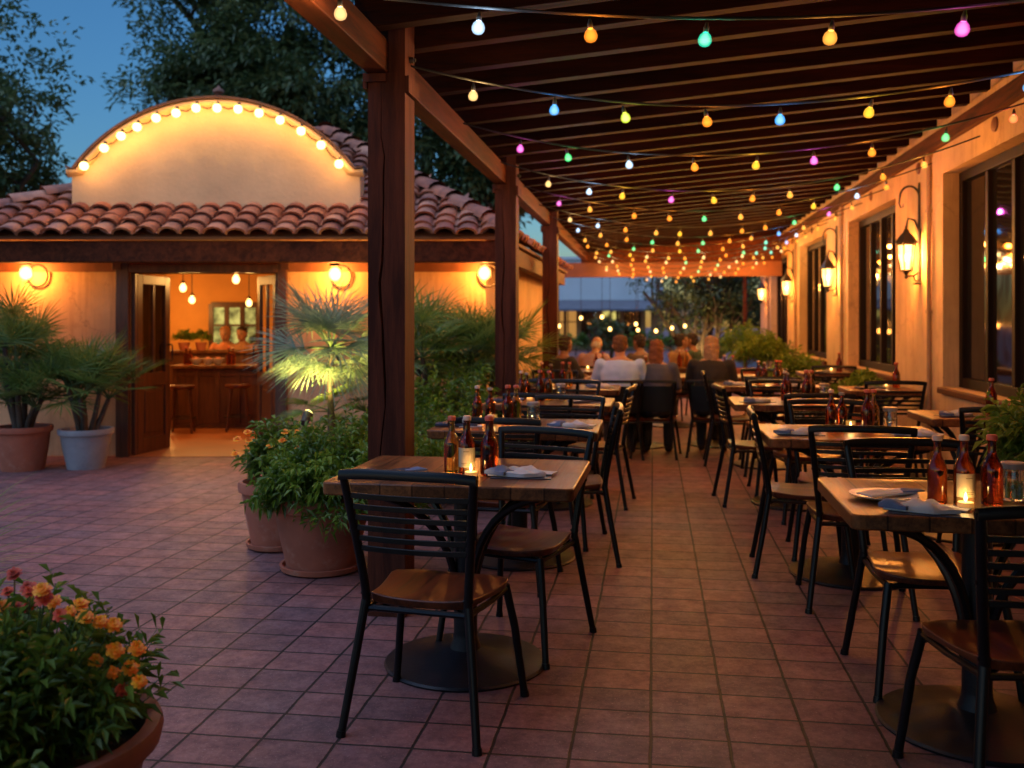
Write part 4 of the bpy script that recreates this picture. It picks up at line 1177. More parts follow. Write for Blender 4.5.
# grassy plant at left frame edge
x, y, _ = wp(-104, 3.75)
t = thing('spiky_plant', 'spiky grassy plant poking in from the left frame edge', 'potted plant', (x, y, 0), 0, 'planted pots')
pot(t, .20, .15, .34, terracotta, False)
lf, st = MB(), MB()
for i in range(150):
    a = random.uniform(0, 2*pi); dr = Vector((cos(a), sin(a), random.uniform(.5, 2.6))).normalized(); q = Vector((.06*cos(a), .06*sin(a), .30)); sd = Vector((-sin(a), cos(a), 0)); L = random.uniform(.38, .72); o = len(lf.v)
    for k in range(7):
        wd = .006*(1-(k/6)**2)+.0004; lf.v += [tuple(q+sd*wd), tuple(q-sd*wd)]; dr = (dr+Vector((0, 0, -.16))).normalized(); q = q+dr*L/6
    for k in range(6): lf.f.append((o+2*k, o+2*k+1, o+2*k+3, o+2*k+2))
st.tube([(0, 0, .25), (0, 0, .34)], .02, 6)
lf.build('blades', bushleaf, t); st.build('stems', stemgreen, t, 60)
# pots of green bush beside the first post
random.seed(21)
x, y, _ = wp(322, 5.50)
t = thing('potted_bush', 'terracotta pot with bright green spreading bush beside the cracked post', 'potted plant', (x, y, 0), 0, 'planted pots')
pot(t, .285, .20, .44, terracotta, True, .085)
lf, st = MB(), MB()
dome(lf, st, (.10, .0, .46), .41, .40, .34, 400, 14, .062, .021, .45, .35)
dome(lf, st, (.55, -.18, .52), .34, .30, .26, 130, 12, .068, .022, .4, .4)
dome(lf, st, (-.06, -.10, .43), .24, .30, .24, 100, 12, .062, .021, .9, .1)
dome(lf, st, (.25, -.16, .40), .40, .25, .22, 90, 12, .06, .020, 1.5, .0)
lf.build('foliage', bushleaf, t); st.build('stems', stemgreen, t, 60)
f = MB()
for i in range(9):
    a = random.uniform(1.4, 3.6); p = Vector((-.1+.42*cos(a), .2*sin(a), .74+random.uniform(-.1, .04))); marigold(f, p, .026, Vector((0, -.4, 1)))
f.build('blossoms', petal, t)['kind'] = 'stuff'
x, y, _ = wp(279, 6.05)
t = thing('potted_bush', 'smaller terracotta pot half hidden behind the large bush pot', 'potted plant', (x, y, 0), 0, 'planted pots')
pot(t, .24, .17, .42, terracotta, True, .07)
lf, st = MB(), MB()
dome(lf, st, (.04, 0, .48), .28, .30, .28, 120, 12, .07, .024, .4, .4)
lf.build('foliage', shrubleaf, t); st.build('stems', stemgreen, t, 60)
# palms beside the entrance
def fan_palm(name, label, x, y, potspec, stems, n, plen, blade, leaf, zc, spread_r=.10, droop=.35, ztilt=(.2, 1.6), bw=.014, group='planted pots', trunkr=.03, feather=0, nb_=23):
    t = thing(name, label, 'palm', (x, y, 0), random.uniform(0, 6), group)
    z0 = 0
    if potspec: pot(t, *potspec); z0 = potspec[2]-.06
    lf, st = MB(), MB(); tr = MB()
    for s in range(stems):
        a = 2*pi*s/stems+random.random(); r0 = spread_r*random.uniform(.5, 1.0) if stems > 1 else 0
        hb = zc*random.uniform(.45, 1.05) if stems > 1 else zc
        top = Vector((r0*1.9*cos(a), r0*1.9*sin(a), max(z0+.05, hb)))
        b = Vector((r0*.5*cos(a), r0*.5*sin(a), z0-.03))
        tr.tube([b, (b+top)/2+Vector((.01, 0, 0)), top], [trunkr, trunkr*.85, trunkr*.7], 8)
        for k in range(n):
            aa = 2*pi*k/n+random.uniform(-.3, .3); el = random.uniform(*ztilt)
            d = Vector((cos(aa), sin(aa), el))
            if feather and random.random() < feather: feather_frond(lf, st, top, d, (plen+blade)*random.uniform(.8, 1.15), 24, blade*.6, .013, .5)
            else: fan_frond(lf, st, top, d, plen*random.uniform(.7, 1.15), blade*random.uniform(.8, 1.1), nb_, random.uniform(180, 225), droop, bw)
    tr.build('trunk', bark, t, 60); lf.build('fronds', leaf, t); st.build('stalks', stemgreen, t, 60)
    return t
random.seed(5)
x, y, _ = wp(23, 9.2); fan_palm('potted_palm', 'tall dark green palm in a terracotta pot at far left', x, y, (.255, .19, .42, terracotta, False), 7, 11, .33, .38, palmleaf, 1.16, .12, feather=.0, ztilt=(.0, 2.8), droop=.28, bw=.014, nb_=17)
x, y, _ = wp(86, 9.3); fan_palm('potted_palm', 'smaller palm in a pale grey pot beside the open door', x, y, (.245, .17, .385, greypot, False), 6, 10, .35, .36, palmleaf, .94, .11, feather=.0, ztilt=(.0, 2.8), droop=.28, bw=.014, nb_=17)
x, y, _ = wp(331, 8.15); fan_palm('fan_palm', 'grey-green fan palm lit from below right of the door', x, y, None, 1, 32, .30, .50, bluepalm, 1.20, 0, .28, (-.95, 2.0), .0135, None, .035)
x, y, _ = wp(352, 8.5); fan_palm('fan_palm', 'low yellow-lit palm behind the grey-green fan palm', x, y, None, 3, 6, .25, .32, palmleaf, .62, .1, .4, (.2, 1.2), .012, None)
x, y, _ = wp(440, 9.0); fan_palm('leafy_palm', 'dark leafy palm clump between the first two posts', x, y, None, 7, 11, .34, .40, palmleaf, 1.36, .17, .28, (-.3, 2.4), .0145, None, feather=0, nb_=17)
x, y, _ = wp(484, 9.15); fan_palm('leafy_palm', 'dark leafy palm touching the second post from behind', x, y, None, 6, 10, .32, .38, palmleaf, 1.2, .14, .28, (-.3, 2.4), .0145, None, feather=0, nb_=17)
def shrub(label, u, d, z0, r, h, n, leaf, ll=.06, lw=.022, group='low shrubs along the entrance', potspec=None, name='shrub', xy=None):
    x, y = xy or ad(u, d)
    t = thing(name, label, 'shrub' if not potspec else 'potted plant', (x, y, 0), 0, group)
    lf, st = MB(), MB()
    if potspec: pot(t, *potspec)
    st.tube([(0, 0, 0.0 if not potspec else potspec[2]-.06), (.01, 0, z0+.05)], [.018, .010], 6)
    dome(lf, st, (0, 0, z0), r, r, h, n, 11, ll, lw, .25, .5)
    lf.build('foliage', leaf, t); st.build('stems', stemgreen, t, 60)
    return t
shrub('rounded low shrub behind the nearest left table', 462, 7.3, .30, .42, .36, 150, bushleaf)
shrub('tall leafy shrub under the dark palms between the first two posts', 452, 8.3, .50, .5, .55, 190, bushleaf, .08, .028)
shrub('low shrub at the foot of the second post', 500, 7.55, .26, .36, .34, 120, shrubleaf)
shrub('shrub with bright leaves between bush pot and palms', 420, 7.6, .30, .45, .5, 140, shrubleaf)
shrub('light green shrub between second and third posts', 531, 11.2, .45, .42, .50, 150, bushleaf)
shrub('low bed shrub under the uplit fan palm', 372, 7.3, .25, .45, .36, 130, shrubleaf)
shrub('dark low shrub at the right side of the open door', 300, 8.8, .2, .28, .3, 80, shrubleaf)
shrub('leafy shrub in a pot at the right frame edge', 0, 0, .72, .30, .40, 230, wallleaf, .075, .028, 'planted pots along the cream wall', (.22, .16, .5, terracotta, True), 'potted_bush', (1.98, 5.15))
shrub('low green pot plant on the floor by the nearest lantern', 0, 0, .55, .26, .34, 90, wallleaf, .13, .03, 'planted pots along the cream wall', (.18, .13, .42, terracotta, True), 'potted_bush', (2.2, 10.6))
shrub('broad leafy pot plant between second and third wall lanterns', 0, 0, .60, .36, .36, 120, wallleaf, .12, .035, 'planted pots along the cream wall', (.2, .14, .42, terracotta, True), 'potted_bush', (2.05, 14.1))
shrub('rounded pot plant near the far end of the cream wall', 0, 0, .70, .5, .5, 140, wallleaf, .13, .04, 'planted pots along the cream wall', (.25, .18, .45, terracotta, True), 'potted_bush', (1.95, 17.6))
shrub('bushy plant at the far corner of the cream wall', 0, 0, .75, .6, .6, 140, bushleaf, .13, .04, 'planted pots along the cream wall', (.28, .2, .45, terracotta, True), 'potted_bush', (1.9, 20.6))
# spotlight under the fan palm
x, y, _ = wp(305, 7.75)
t = thing('garden_spotlight', 'small lit ground spotlight under the grey-green fan palm', 'spotlight', (x, y, .5), 0)
MB().tube([(0, 0, -.5), (0, 0, .10)], .008, 8).build('stake', iron, t, 60)
MB().tube([(0, -.03, .10), (.005, .05, .17)], [.035, .045], 14).build('housing', iron, t, 40)
MB().tube([(.0055, .0515, .1712), (.0058, .055, .1742)], [.040, .040], 14).build('lens', glow('spot_lens', (1, .72, .2), 4), t, 40)
lamp('light', t, (.01, .085, .21), SPOT_W, (1, .70, .18), .04, 'SPOT', (R(180-22), 0, 0), spot_size=R(120), spot_blend=.6)

# ------------------------------------------------------------------ trees
def tree(name, label, u, d, r, z0, z1, n_clump, nleaf, leaf, seed, trunk_r=.16, ll=.15, group='tall trees behind the entrance building', multi=1, gapf=.0):
    random.seed(seed)
    x, y = ad(u, d)
    t = thing(name, label, 'tree', (x, y, 0), 0, group)
    tr, lf = MB(), MB(); tips = []
    H = z1-z0
    def limb(p, dr, L, rad, lev):
        pts = [p.copy()]; q = p.copy(); n = 5
        for i in range(n):
            dr = (dr+rv()*.22+Vector((0,0,.05))).normalized(); q = q+dr*L/n; pts.append(q.copy())
        if lev and (q.x/r)**2+(q.y/r)**2+((q.z-(z0+z1)/2)/((z1-z0)/2))**2 > .92 and q.z > z0: return
        tr.tube(pts, [rad*(1-.5*i/n) for i in range(n+1)], 7 if lev < 2 else 4, False)
        if lev >= 2: tips.extend(pts[2:])
        if lev < 3:
            for k in range([6, 5, 4][lev] if lev else 8):
                i = random.randint(2, n) if lev else min(n, 1+k//2); a = random.uniform(0, 2*pi)
                nd = (dr*.5+Vector((cos(a), sin(a), random.uniform(-.1, .7)))).normalized()
                limb(pts[i], nd, L*random.uniform(.38, .52), rad*.45, lev+1)
    for m_ in range(multi):
        a = 2*pi*m_/multi+1; lean = .12 if multi == 1 else .45
        limb(Vector((.15*cos(a)*(multi > 1), .15*sin(a)*(multi > 1), -.02)), Vector((lean*cos(a), lean*sin(a), 1)), (z0+H*.62)/1.0 if multi == 1 else z0+H*.55, trunk_r, 0)
    cz = (z0+z1)/2; cl_ = []
    while len(cl_) < n_clump:
        if random.random() < .6 and tips:
            p = random.choice(tips)+rv()*.35
        else:
            v = rv().normalized()*random.uniform(.35, 1)**.6; p = Vector((v.x*r, v.y*r, cz+v.z*H/2))
        e = (p.x/r)**2+(p.y/r)**2+((p.z-cz)/(H/2))**2
        if e > 1.15+.25*sin(p.x*3+seed)*sin(p.z*2.3): continue
        if sin(p.x*2.1+seed)*sin(p.y*1.9+1)*sin(p.z*2.4+seed*2) > .62-gapf: continue
        cl_.append(p)
    for p in cl_:
        cr = random.uniform(.26, .55)*(r/3)**.5; ax = rv().normalized()
        out = Vector((p.x, p.y, (p.z-cz)*.6+.5)).normalized()
        for k in range(nleaf):
            v = rv(); q = p+Vector((v.x*cr*1.15, v.y*cr*1.15, v.z*cr*.6))
            add_leaf(lf, q, out*.5+rv()*.9, ll*random.uniform(.6, 1.25), ll*.42, .12, .2)
    tr.build('trunk', bark, t, 60); lf.build('crown', leaf, t)
    return t
tree('tree', 'tall dark tree at the far left edge of the picture', -52, 17, 2.0, 1.2, 8.6, 620, 36, treeleaf, 3, .2, .17)
tree('tree', 'big spreading tree rising behind the left half of the arched gable', 246, 21, 2.7, 3.3, 11.5, 800, 36, treeleaf, 8, .22, .18)
tree('tree', 'tall tree with visible dark limbs behind the right half of the arched gable', 318, 19.5, 2.6, 3.2, 11.0, 850, 36, treeleaf, 13, .24, .18)
tree('tree', 'dense tree behind the tiled roof, partly hidden by the cracked post', 430, 22, 2.8, 2.4, 9.5, 800, 36, treeleaf, 21, .22, .18)
tree('tree', 'lower bushy tree behind the left roof slope', 100, 23, 1.9, 1.2, 4.0, 220, 34, treeleaf2, 34, .16)
tree('courtyard_tree', 'small many-stemmed tree glowing warm beyond the diners', 705, 26, 1.9, 1.1, 4.1, 230, 34, treeleaf2, 4, .085, .15, None, 6, .12)
tree('tree', 'dark tree behind the far end of the cream wall', 775, 31, 2.6, .8, 6.0, 240, 34, treeleaf2, 40, .2, .2, None)
tree('courtyard_tree', 'small leafy tree before the far pavilion, left of the diners', 607, 30, .6, .5, 1.7, 40, 30, treeleaf2, 44, .06, .16, None, 3)
x, y, _ = wp(690, 25.0)
t = thing('garden_spotlight', 'ground spotlight at the foot of the warm courtyard tree', 'spotlight', (x, y, 0), 0)
MB().tube([(0, 0, 0), (0, 0, .10)], .01, 8).build('stake', iron, t, 60); MB().tube([(0, -.03, .10), (.005, .04, .18)], [.04, .05], 12).build('housing', iron, t, 40)
MB().tube([(.0055, .0415, .1815), (.006, .0445, .185)], [.045, .045], 12).build('lens', bpy.data.materials['spot_lens'], t, 40)
lamp('light', t, (.01, .08, .24), SPOT_W*1.0, (1, .62, .2), .05, 'SPOT', (R(180-25), 0, 0), spot_size=R(130), spot_blend=.6)

# ------------------------------------------------------------------ people
def fuse(mb, voxel, name, mat, parent, wr=0, ws=9):
    o = mb.build(name, mat, None); md = o.modifiers.new('r', 'REMESH'); md.mode = 'VOXEL'; md.voxel_size = voxel; md.use_smooth_shade = True
    sm = o.modifiers.new('s', 'SMOOTH'); sm.iterations = 3; sm.factor = .5
    dg = bpy.context.evaluated_depsgraph_get(); dg.update()
    me = bpy.data.meshes.new_from_object(o.evaluated_get(dg)); old = o.data; o.modifiers.clear(); o.data = me; bpy.data.meshes.remove(old)
    me.polygons.foreach_set('use_smooth', [True]*len(me.polygons))
    if wr:
        from mathutils import noise as mn
        for v in me.vertices:
            v.co += v.normal*wr*(mn.noise(v.co*ws+Vector((parent.location.x*7, 0, 0)))+.5*mn.noise(v.co*ws*2.3))
    if not me.materials: me.materials.append(mat)
    o.name = name; o.parent = parent
    return o
def ring_loft(mb, rings, n=20):
    o = len(mb.v)
    for (x, y, z, rx, ry) in rings:
        for j in range(n):
            a = 2*pi*j/n; mb.v.append((x+rx*cos(a), y+ry*sin(a), z))
    for i in range(len(rings)-1):
        for j in range(n):
            q = (j+1) % n; mb.f.append((o+i*n+j, o+i*n+q, o+(i+1)*n+q, o+(i+1)*n+j))
    mb.f.append(tuple(o+j for j in reversed(range(n)))); mb.f.append(tuple(o+(len(rings)-1)*n+j for j in range(n)))
def limb_(mb, pts, rs, n=14):
    mb.tube(pts, rs, n)
    for p, r in zip(pts, rs): mb.sphere(p, r*.99, n, 8)
SKIN = {'fair': M('skin_fair', (.36, .18, .115), .5, .08, 12, .05), 'tan': M('skin_tan', (.24, .115, .065), .5, .08, 12, .05)}
CL = {}
def cloth(name, c):
    if name not in CL: CL[name] = M(name, c, .85, .12, 6, .3, 160)
    return CL[name]
def person(u, d, yaw, label, shirt, skin='fair', hair=('short', (.06, .03, .018)), head=(0, 0), lean=0, pants=('cloth_dark', (.02, .022, .03)), scale=1.0, sleeves='short', grp='diners seated on the terrace', wide=1.0, xy=None, z=0, arms=0):
    x, y = xy or ad(u, d)
    t = thing('person', label, 'person', (x, y, z), yaw, grp); t.scale = (scale,)*3
    W = wide; sk = SKIN[skin]
    L = Matrix.Translation((0, -.02, .50)) @ Matrix.Rotation(-lean, 4, 'X') @ Matrix.Translation((0, .02, -.50))
    HM = L @ Matrix.Translation((0, .035, 1.095)) @ Matrix.Rotation(head[0], 4, 'Z') @ Matrix.Rotation(-head[1], 4, 'X')
    tors = [(0, -.02, .47, .15*W, .11), (0, -.015, .56, .165*W, .12), (0, 0, .68, .155*W, .115), (0, .0, .80, .16*W, .115), (0, -.005, .92, .178*W, .115), (0, -.005, 1.0, .178*W, .10), (0, .0, 1.055, .14*W, .078), (0, .008, 1.10, .068, .062)]
    sh, el, wr_, ha = [], [], [], []
    el_y = .13+.05*arms; 
    for s in (-1, 1):
        sh.append(Vector((s*.185*W, -.005, 1.015))); el.append(Vector((s*(.235*W+.02), el_y, .775))); wr_.append(Vector((s*.15, .37, .80))); ha.append(Vector((s*.125, .45, .805)))
    b = MB(); ring_loft(b, tors)
    ring_loft(b, [(0, .01, 1.06, .062, .06), (0, .02, 1.12, .055, .056), (0, .035, 1.17, .055, .06)], 14)
    for i in range(2):
        limb_(b, [sh[i], el[i], wr_[i], ha[i]], [.058, .043, .029, .030])
    b.xf(L)
    # head with brow, nose, chin and ears
    h = MB()
    ring_loft(h, [(0, .045, .03, .040, .045), (0, .035, .065, .058, .070), (0, .022, .11, .068, .085), (0, .015, .155, .0745, .093), (0, .010, .195, .073, .092), (0, .005, .228, .058, .074), (0, .003, .248, .030, .040), (0, .003, .254, .012, .015)], 20)
    h.tube([(0, .104, .145), (0, .116, .112), (0, .112, .103)], [.009, .014, .011], 8)
    for s in (-1, 1): h.sphere((s*.078, .0, .13), .017, 8, 6, 1.7)
    h.sphere((0, .082, .058), .022, 8, 6, .8)
    n0 = len(b.v); b.add(h.v, h.f); b.xf(HM, n0)
    # fingers rooted in each palm
    for i, s in enumerate((-1, 1)):
        f0 = len(b.v)
        for k, (dx, ln) in enumerate(((-.024, .062), (-.008, .072), (.008, .068), (.023, .052))):
            a = ha[i]+Vector((dx, .0, 0)); b.tube([a, a+Vector((dx*.2, ln*.6, -.004)), a+Vector((dx*.3, ln, -.022))], [.0115, .011, .0095], 8)
        b.tube([wr_[i]+Vector((-s*.012, .04, 0)), ha[i]+Vector((-s*.045, .01, -.006)), ha[i]+Vector((-s*.055, .04, -.014))], [.014, .0125, .010], 8)
        b.xf(L, f0)
    kn, an = [], []
    for s in (-1, 1):
        hp, kn_, an_ = Vector((s*.09, 0, .53)), Vector((s*.13, .42, .515)), Vector((s*.125, .36, .09)); kn.append(kn_); an.append(an_)
        limb_(b, [hp, kn_, an_], [.088, .062, .042])
        limb_(b, [an_, an_+Vector((0, .04, -.045)), an_+Vector((s*.02, .17, -.055))], [.04, .037, .030])
    body = fuse(b, .0125, 'body', sk, t)
    # shirt
    m = MB(); ring_loft(m, [(x_, y_, z_, rx+.014, ry+.016) for (x_, y_, z_, rx, ry) in tors[:-1]])
    for i in range(2):
        if sleeves == 'short': limb_(m, [sh[i], sh[i]+(el[i]-sh[i])*.80], [.072, .062])
        else: limb_(m, [sh[i], el[i], el[i]+(wr_[i]-el[i])*.92], [.072, .058, .044])
    m.tube([(0, .012, 1.07), (0, .014, 1.10)], [.075, .068], 16)
    m.xf(L); fuse(m, .016, 'shirt', cloth(*shirt), t, .007, 8)
    m = MB()
    ring_loft(m, [(0, -.02, .46, .165*W, .125), (0, -.015, .56, .178*W, .132), (0, -.01, .62, .175*W, .13)])
    for i, s in enumerate((-1, 1)): limb_(m, [Vector((s*.09, 0, .53)), kn[i], an[i]], [.103, .078, .058])
    fuse(m, .016, 'trousers', cloth(*pants), t, .006, 8)
    for i, s in enumerate((-1, 1)):
        m = MB(); a = an[i]
        limb_(m, [a+Vector((0, -.015, -.045)), a+Vector((s*.01, .09, -.050)), a+Vector((s*.02, .175, -.056))], [.043, .042, .034]); fuse(m, .012, 'shoe', cloth('shoe_leather', (.025, .018, .014)), t)
    # hair
    kind, hc = hair; m = MB()
    if kind != 'bald':
        ring_loft(m, [(0, -.012, .135, .0785, .088), (0, -.004, .17, .081, .097), (0, .002, .21, .0785, .095), (0, .0, .240, .060, .076), (0, 0, .258, .022, .03)], 20)
        ring_loft(m, [(0, -.03, .06, .050, .045), (0, -.028, .10, .070, .066), (0, -.018, .15, .078, .08)], 16)
        if kind == 'long':
            ring_loft(m, [(0, -.075, -.12, .062, .028), (0, -.07, -.03, .078, .042), (0, -.055, .06, .084, .062), (0, -.03, .15, .084, .083)], 18)
        if kind == 'bun': m.sphere((0, -.09, .20), .045, 12, 8)
    else:
        ring_loft(m, [(0, -.025, .07, .062, .058), (0, -.022, .11, .0745, .075), (0, -.02, .165, .076, .076)], 18)
    m.xf(HM); fuse(m, .011, 'hair', cloth('hair_%s_%d' % (kind, int(hc[0]*1000)), hc), t, .013, 30)
    for s in (-1, 1):
        m = MB().sphere((s*.030, .092, .132), .0105, 10, 8); m.xf(HM); m.build('eye', cloth('eye_dark', (.03, .02, .015)), t, 180)
    m = MB().tube([(-.022, .098, .082), (0, .104, .080), (.022, .098, .082)], [.003, .006, .003], 8); m.xf(HM); m.build('mouth', cloth('lip', (.28, .08, .06)), t, 60)
    return t
pchair = [None]
def diner_chair(x, y, rz, label):
    if pchair[0] is None:
        pchair[0] = make_chair(label, True); t = pchair[0]; t.location = (x, y, 0); t.rotation_euler = (0, 0, rz); t['group'] = 'woven-back chairs of the diners'; t.scale = (.96, .96, .89); return t
    c = dup(pchair[0], (x, y, 0), rz, label, 'woven-back chairs of the diners'); c.scale = (.96, .96, .89); return c
def seat_person(u, d, yaw, plabel, clabel, **k):
    k.setdefault('scale', .93)
    x, y = ad(u, d); person(u, d, yaw, plabel, **k)
    diner_chair(x-sin(yaw)*-.02, y-cos(yaw)*.02, yaw, clabel)
seat_person(620, 10.1, R(2), 'person from behind in a light blue shirt with short brown hair', 'woven-back chair under the diner in the light blue shirt', shirt=('shirt_pale_blue', (.34, .52, .98)), hair=('short', (.10, .045, .02)), wide=1.15, scale=.96, lean=.16)
seat_person(655.5, 10.15, R(-4), 'person from behind in a dark navy top with auburn hair', 'woven-back chair under the diner in the navy top', shirt=('top_navy', (.055, .065, .11)), hair=('long', (.14, .05, .022)), lean=.14, scale=.92)
seat_person(711, 10.2, R(-6), 'person from behind in a black top with thin fair hair', 'woven-back chair under the diner in the black top', shirt=('top_black', (.012, .012, .016)), hair=('long', (.26, .17, .11)), skin='fair', lean=.14, scale=.95, sleeves='long', wide=1.05)
seat_person(563, 11.6, R(-50), 'dark-haired person in a dark top beyond the third post', 'woven-back chair of the diner beyond the third post', shirt=('top_charcoal', (.02, .018, .02)), skin='tan', hair=('short', (.03, .016, .01)), head=(.3, 0))
seat_person(590, 13.3, R(-20), 'person in a dusty pink top leaning over a table behind the blue shirt', 'woven-back chair of the diner in dusty pink', shirt=('top_pink', (.40, .27, .30)), hair=('bald', (.5, .45, .4)), lean=.3)
seat_person(641, 12.9, R(40), 'person in a dark brown top seen from behind between two diners', 'woven-back chair of the diner in dark brown between two diners', shirt=('top_umber', (.09, .06, .05)), skin='tan', hair=('short', (.03, .018, .01)))
seat_person(679, 13.4, R(-60), 'person in an ochre top with black hair left of the black top diner', 'woven-back chair of the diner in ochre', shirt=('top_ochre', (.30, .15, .05)), skin='tan', hair=('bun', (.02, .012, .01)))
seat_person(694, 14.2, R(70), 'person in a dark green top farthest down the terrace', 'woven-back chair of the farthest diner', shirt=('top_green', (.03, .06, .045)), skin='tan', hair=('short', (.02, .012, .01)))
for i, (u, d, lab) in enumerate(((637, 10.98, 'plank-top table in front of the blue shirt and navy top diners'), (716, 11.05, 'plank-top table in front of the black top diner'),
        (588, 12.3, 'plank-top table beyond the third post among the seated diners'), (672, 13.1, 'plank-top table deep in the terrace between seated diners'))):
    x, y = ad(u, d)
    dup(t0, (x, y, 0), R(2), lab, TG)
    bottle('amber', x+.10, y+.05, f'slim amber bottle on the {lab}'.replace('plank-top table', 'table'))
    bottle('honey', x+.19, y-.02, f'honey coloured bottle on the {lab}'.replace('plank-top table', 'table'))
    votive(x, y-.05, f'lit candle jar on the {lab}'.replace('plank-top table', 'table'))
    tt = thing('wine_glass', f'stemmed glass on the {lab}'.replace('plank-top table', 'table'), 'wine glass', (x-.16, y-.12, TZ+.0005), 0, 'stemmed glasses')
    MB().lathe([(1e-4, .001), (.034, .001), (.034, .004), (.006, .010), (.0045, .09), (.02, .105), (.036, .135), (.034, .185), (.0325, .185), (.0345, .135), (.018, .108), (1e-4, .102)], n=18).build('bowl', clearglass, tt, 60)

# ------------------------------------------------------------------ inside the entrance building
def inroom(u, d, z=0): x, y = ad(u, d); return (x, y, z)
x, y, _ = inroom(222, 12.9)
t = thing('bar_counter', 'dark panelled bar counter seen through the open doors', 'bar counter', (x, y, 0), TH)
MB().bx(-.62, .62, -.28, .28, .80, .845).build('counter_top', tablewood, t, bevel=.008)
m = MB(); m.bx(-.56, .56, -.20, .22, .06, .798); m.bx(-.58, .58, -.215, .24, 0, .058)
for k in range(5):
    xx = -.555+k*.2775; m.bx(xx-.03, xx+.03, -.222, -.202, .06, .797)
m.bx(-.525, .525, -.214, -.2022, .70, .79)
m.build('panelled_front', doorwood, t, bevel=.005)
def stool(u, d, lab):
    x, y, _ = inroom(u, d)
    s = thing('bar_stool', lab, 'stool', (x, y, 0), TH+.2, 'stools at the bar')
    MB().lathe([(.15, .57), (.165, .585), (.16, .61), (1e-4, .615)], n=20).build('seat', seatwood, s, 50)
    for a in (45, 135, 225, 315):
        c_, q = cos(R(a)), sin(R(a)); MB().tube([(.12*c_, .12*q, .575), (.19*c_, .19*q, 0)], [.016, .014], 8).build('leg', doorwood, s, 50)
    MB().tube([(.165*cos(2*pi*i/20), .165*sin(2*pi*i/20), .2) for i in range(21)], .009, 6).build('foot_ring', iron, s, 60)
stool(182, 12.2, 'wooden bar stool beside the left open door leaf'); stool(238, 12.4, 'wooden bar stool in front of the panelled counter'); stool(252, 12.9, 'wooden bar stool at the right end of the counter')
x, y, _ = inroom(212, 14.6)
t = thing('back_counter', 'long back counter with wooden top behind the bar', 'counter', (x, y, 0), TH)
MB().bx(-1.3, 1.0, -.3, .3, .95, .99).build('counter_top', tablewood, t, bevel=.008)
m = MB(); m.bx(-1.25, .95, -.24, .26, 0, .948)
for k in range(7): m.bx(-1.25+k*.355-.02, -1.25+k*.355+.02, -.258, -.242, .05, .94)
m.build('panelled_front', doorwood, t)
for i, (u, kd) in enumerate(((186, 'brown'), (190, 'amber'), (229, 'brown'), (233, 'amber'))):
    x, y, _ = inroom(u, 12.85)
    b = dup(BP[kd], (x, y, .8455), 0, f'bottle on the bar counter, {["far left", "second from left", "third from left", "far right"][i]} of four'); b['group'] = 'bottles on the bar counter'
for i, (u, lab) in enumerate(((184, 'round herb plant left on the back counter'), (201, 'bushy dark herb plant right of the other on the back counter'))):
    x, y, _ = inroom(u, 14.5)
    t = thing('herb_plant', lab, 'potted plant', (x, y, .9905), 0, 'herb pots on the back counter')
    MB().lathe([(.06, 0), (.085, .10), (.09, .12), (.075, .12), (1e-4, .10)], n=16).build('pot', terracotta, t, 40)
    lf = MB(); dome(lf, None, (0, 0, .16), .15, .15, .16, 50, 10, .05, .022, .2, .5); lf.build('foliage', shrubleaf, t)
for i, (u, lab) in enumerate(((196, 'pale bowl on the bar counter, leftmost of three'), (208, 'pale bowl in the middle of the bar counter'), (218, 'pale bowl on the bar counter, rightmost of three'))):
    x, y, _ = inroom(u, 12.82)
    t = thing('bowl', lab, 'bowl', (x, y, .8455), 0, 'bowls on the bar counter')
    MB().lathe([(.03, 0), (.035, .006), (.07, .05), (.085, .085), (.08, .085), (.062, .05), (1e-4, .012)], n=20).build('bowl', porcelain, t, 50)
    MB().lathe([(.062, .052), (.05, .085), (.02, .10), (1e-4, .104)], n=14).build('bread', terracotta, t, 60)
def inner_person(u, d, yaw, lab, sh, hr):
    x, y, _ = inroom(u, d); person(u, d, yaw, lab, sh, 'fair', hr, grp='people inside behind the counter'); diner_chair(x, y, yaw, lab.replace('person', 'chair of the person'))
inner_person(226, 15.5, R(188), 'person in an orange top seated behind the back counter, left', ('top_orange', (.55, .20, .09)), ('short', (.35, .16, .06)))
inner_person(243, 15.45, R(180), 'person in a tan top seated behind the back counter, right', ('top_tan', (.42, .22, .12)), ('short', (.03, .018, .01)))
def pendant(u, v, d, lab, ztop=2.304):
    x, y, _ = inroom(u, d); z = zz(v, d)
    t = thing('pendant_lamp', lab, 'pendant lamp', (x, y, z), 0, 'lamps inside the entrance room')
    m = MB().tube([(0, 0, .07), (0, 0, ztop-z)], .006, 6).lathe([(.012, .05), (.03, .055), (.028, .08), (.01, .10)], n=12); m.lathe([(.05, ztop-z-.02), (.05, ztop-z)], n=12); m.build('hanging_rod', iron, t, 60)
    MB().sphere((0, 0, 0), .044, 14, 10, 1.2).build('globe', globe_lamp, t, 180)
    lamp('light', t, (0, 0, 0), ROOM_W, (1, .48, .12), .06)
pendant(183, 288, 12.2, 'pear shaped pendant lamp inside, left of the other'); pendant(192, 300, 13.2, 'small pendant lamp inside hanging lower')
pendant(249, 303, 13.6, 'pendant lamp inside by the far lit window'); pendant(165, 310, 15.2, 'pendant lamp inside near the left wall')
pendant(236, 279.5, 11.4, 'pendant lamp inside close to the ceiling by the right door leaf', 2.304)

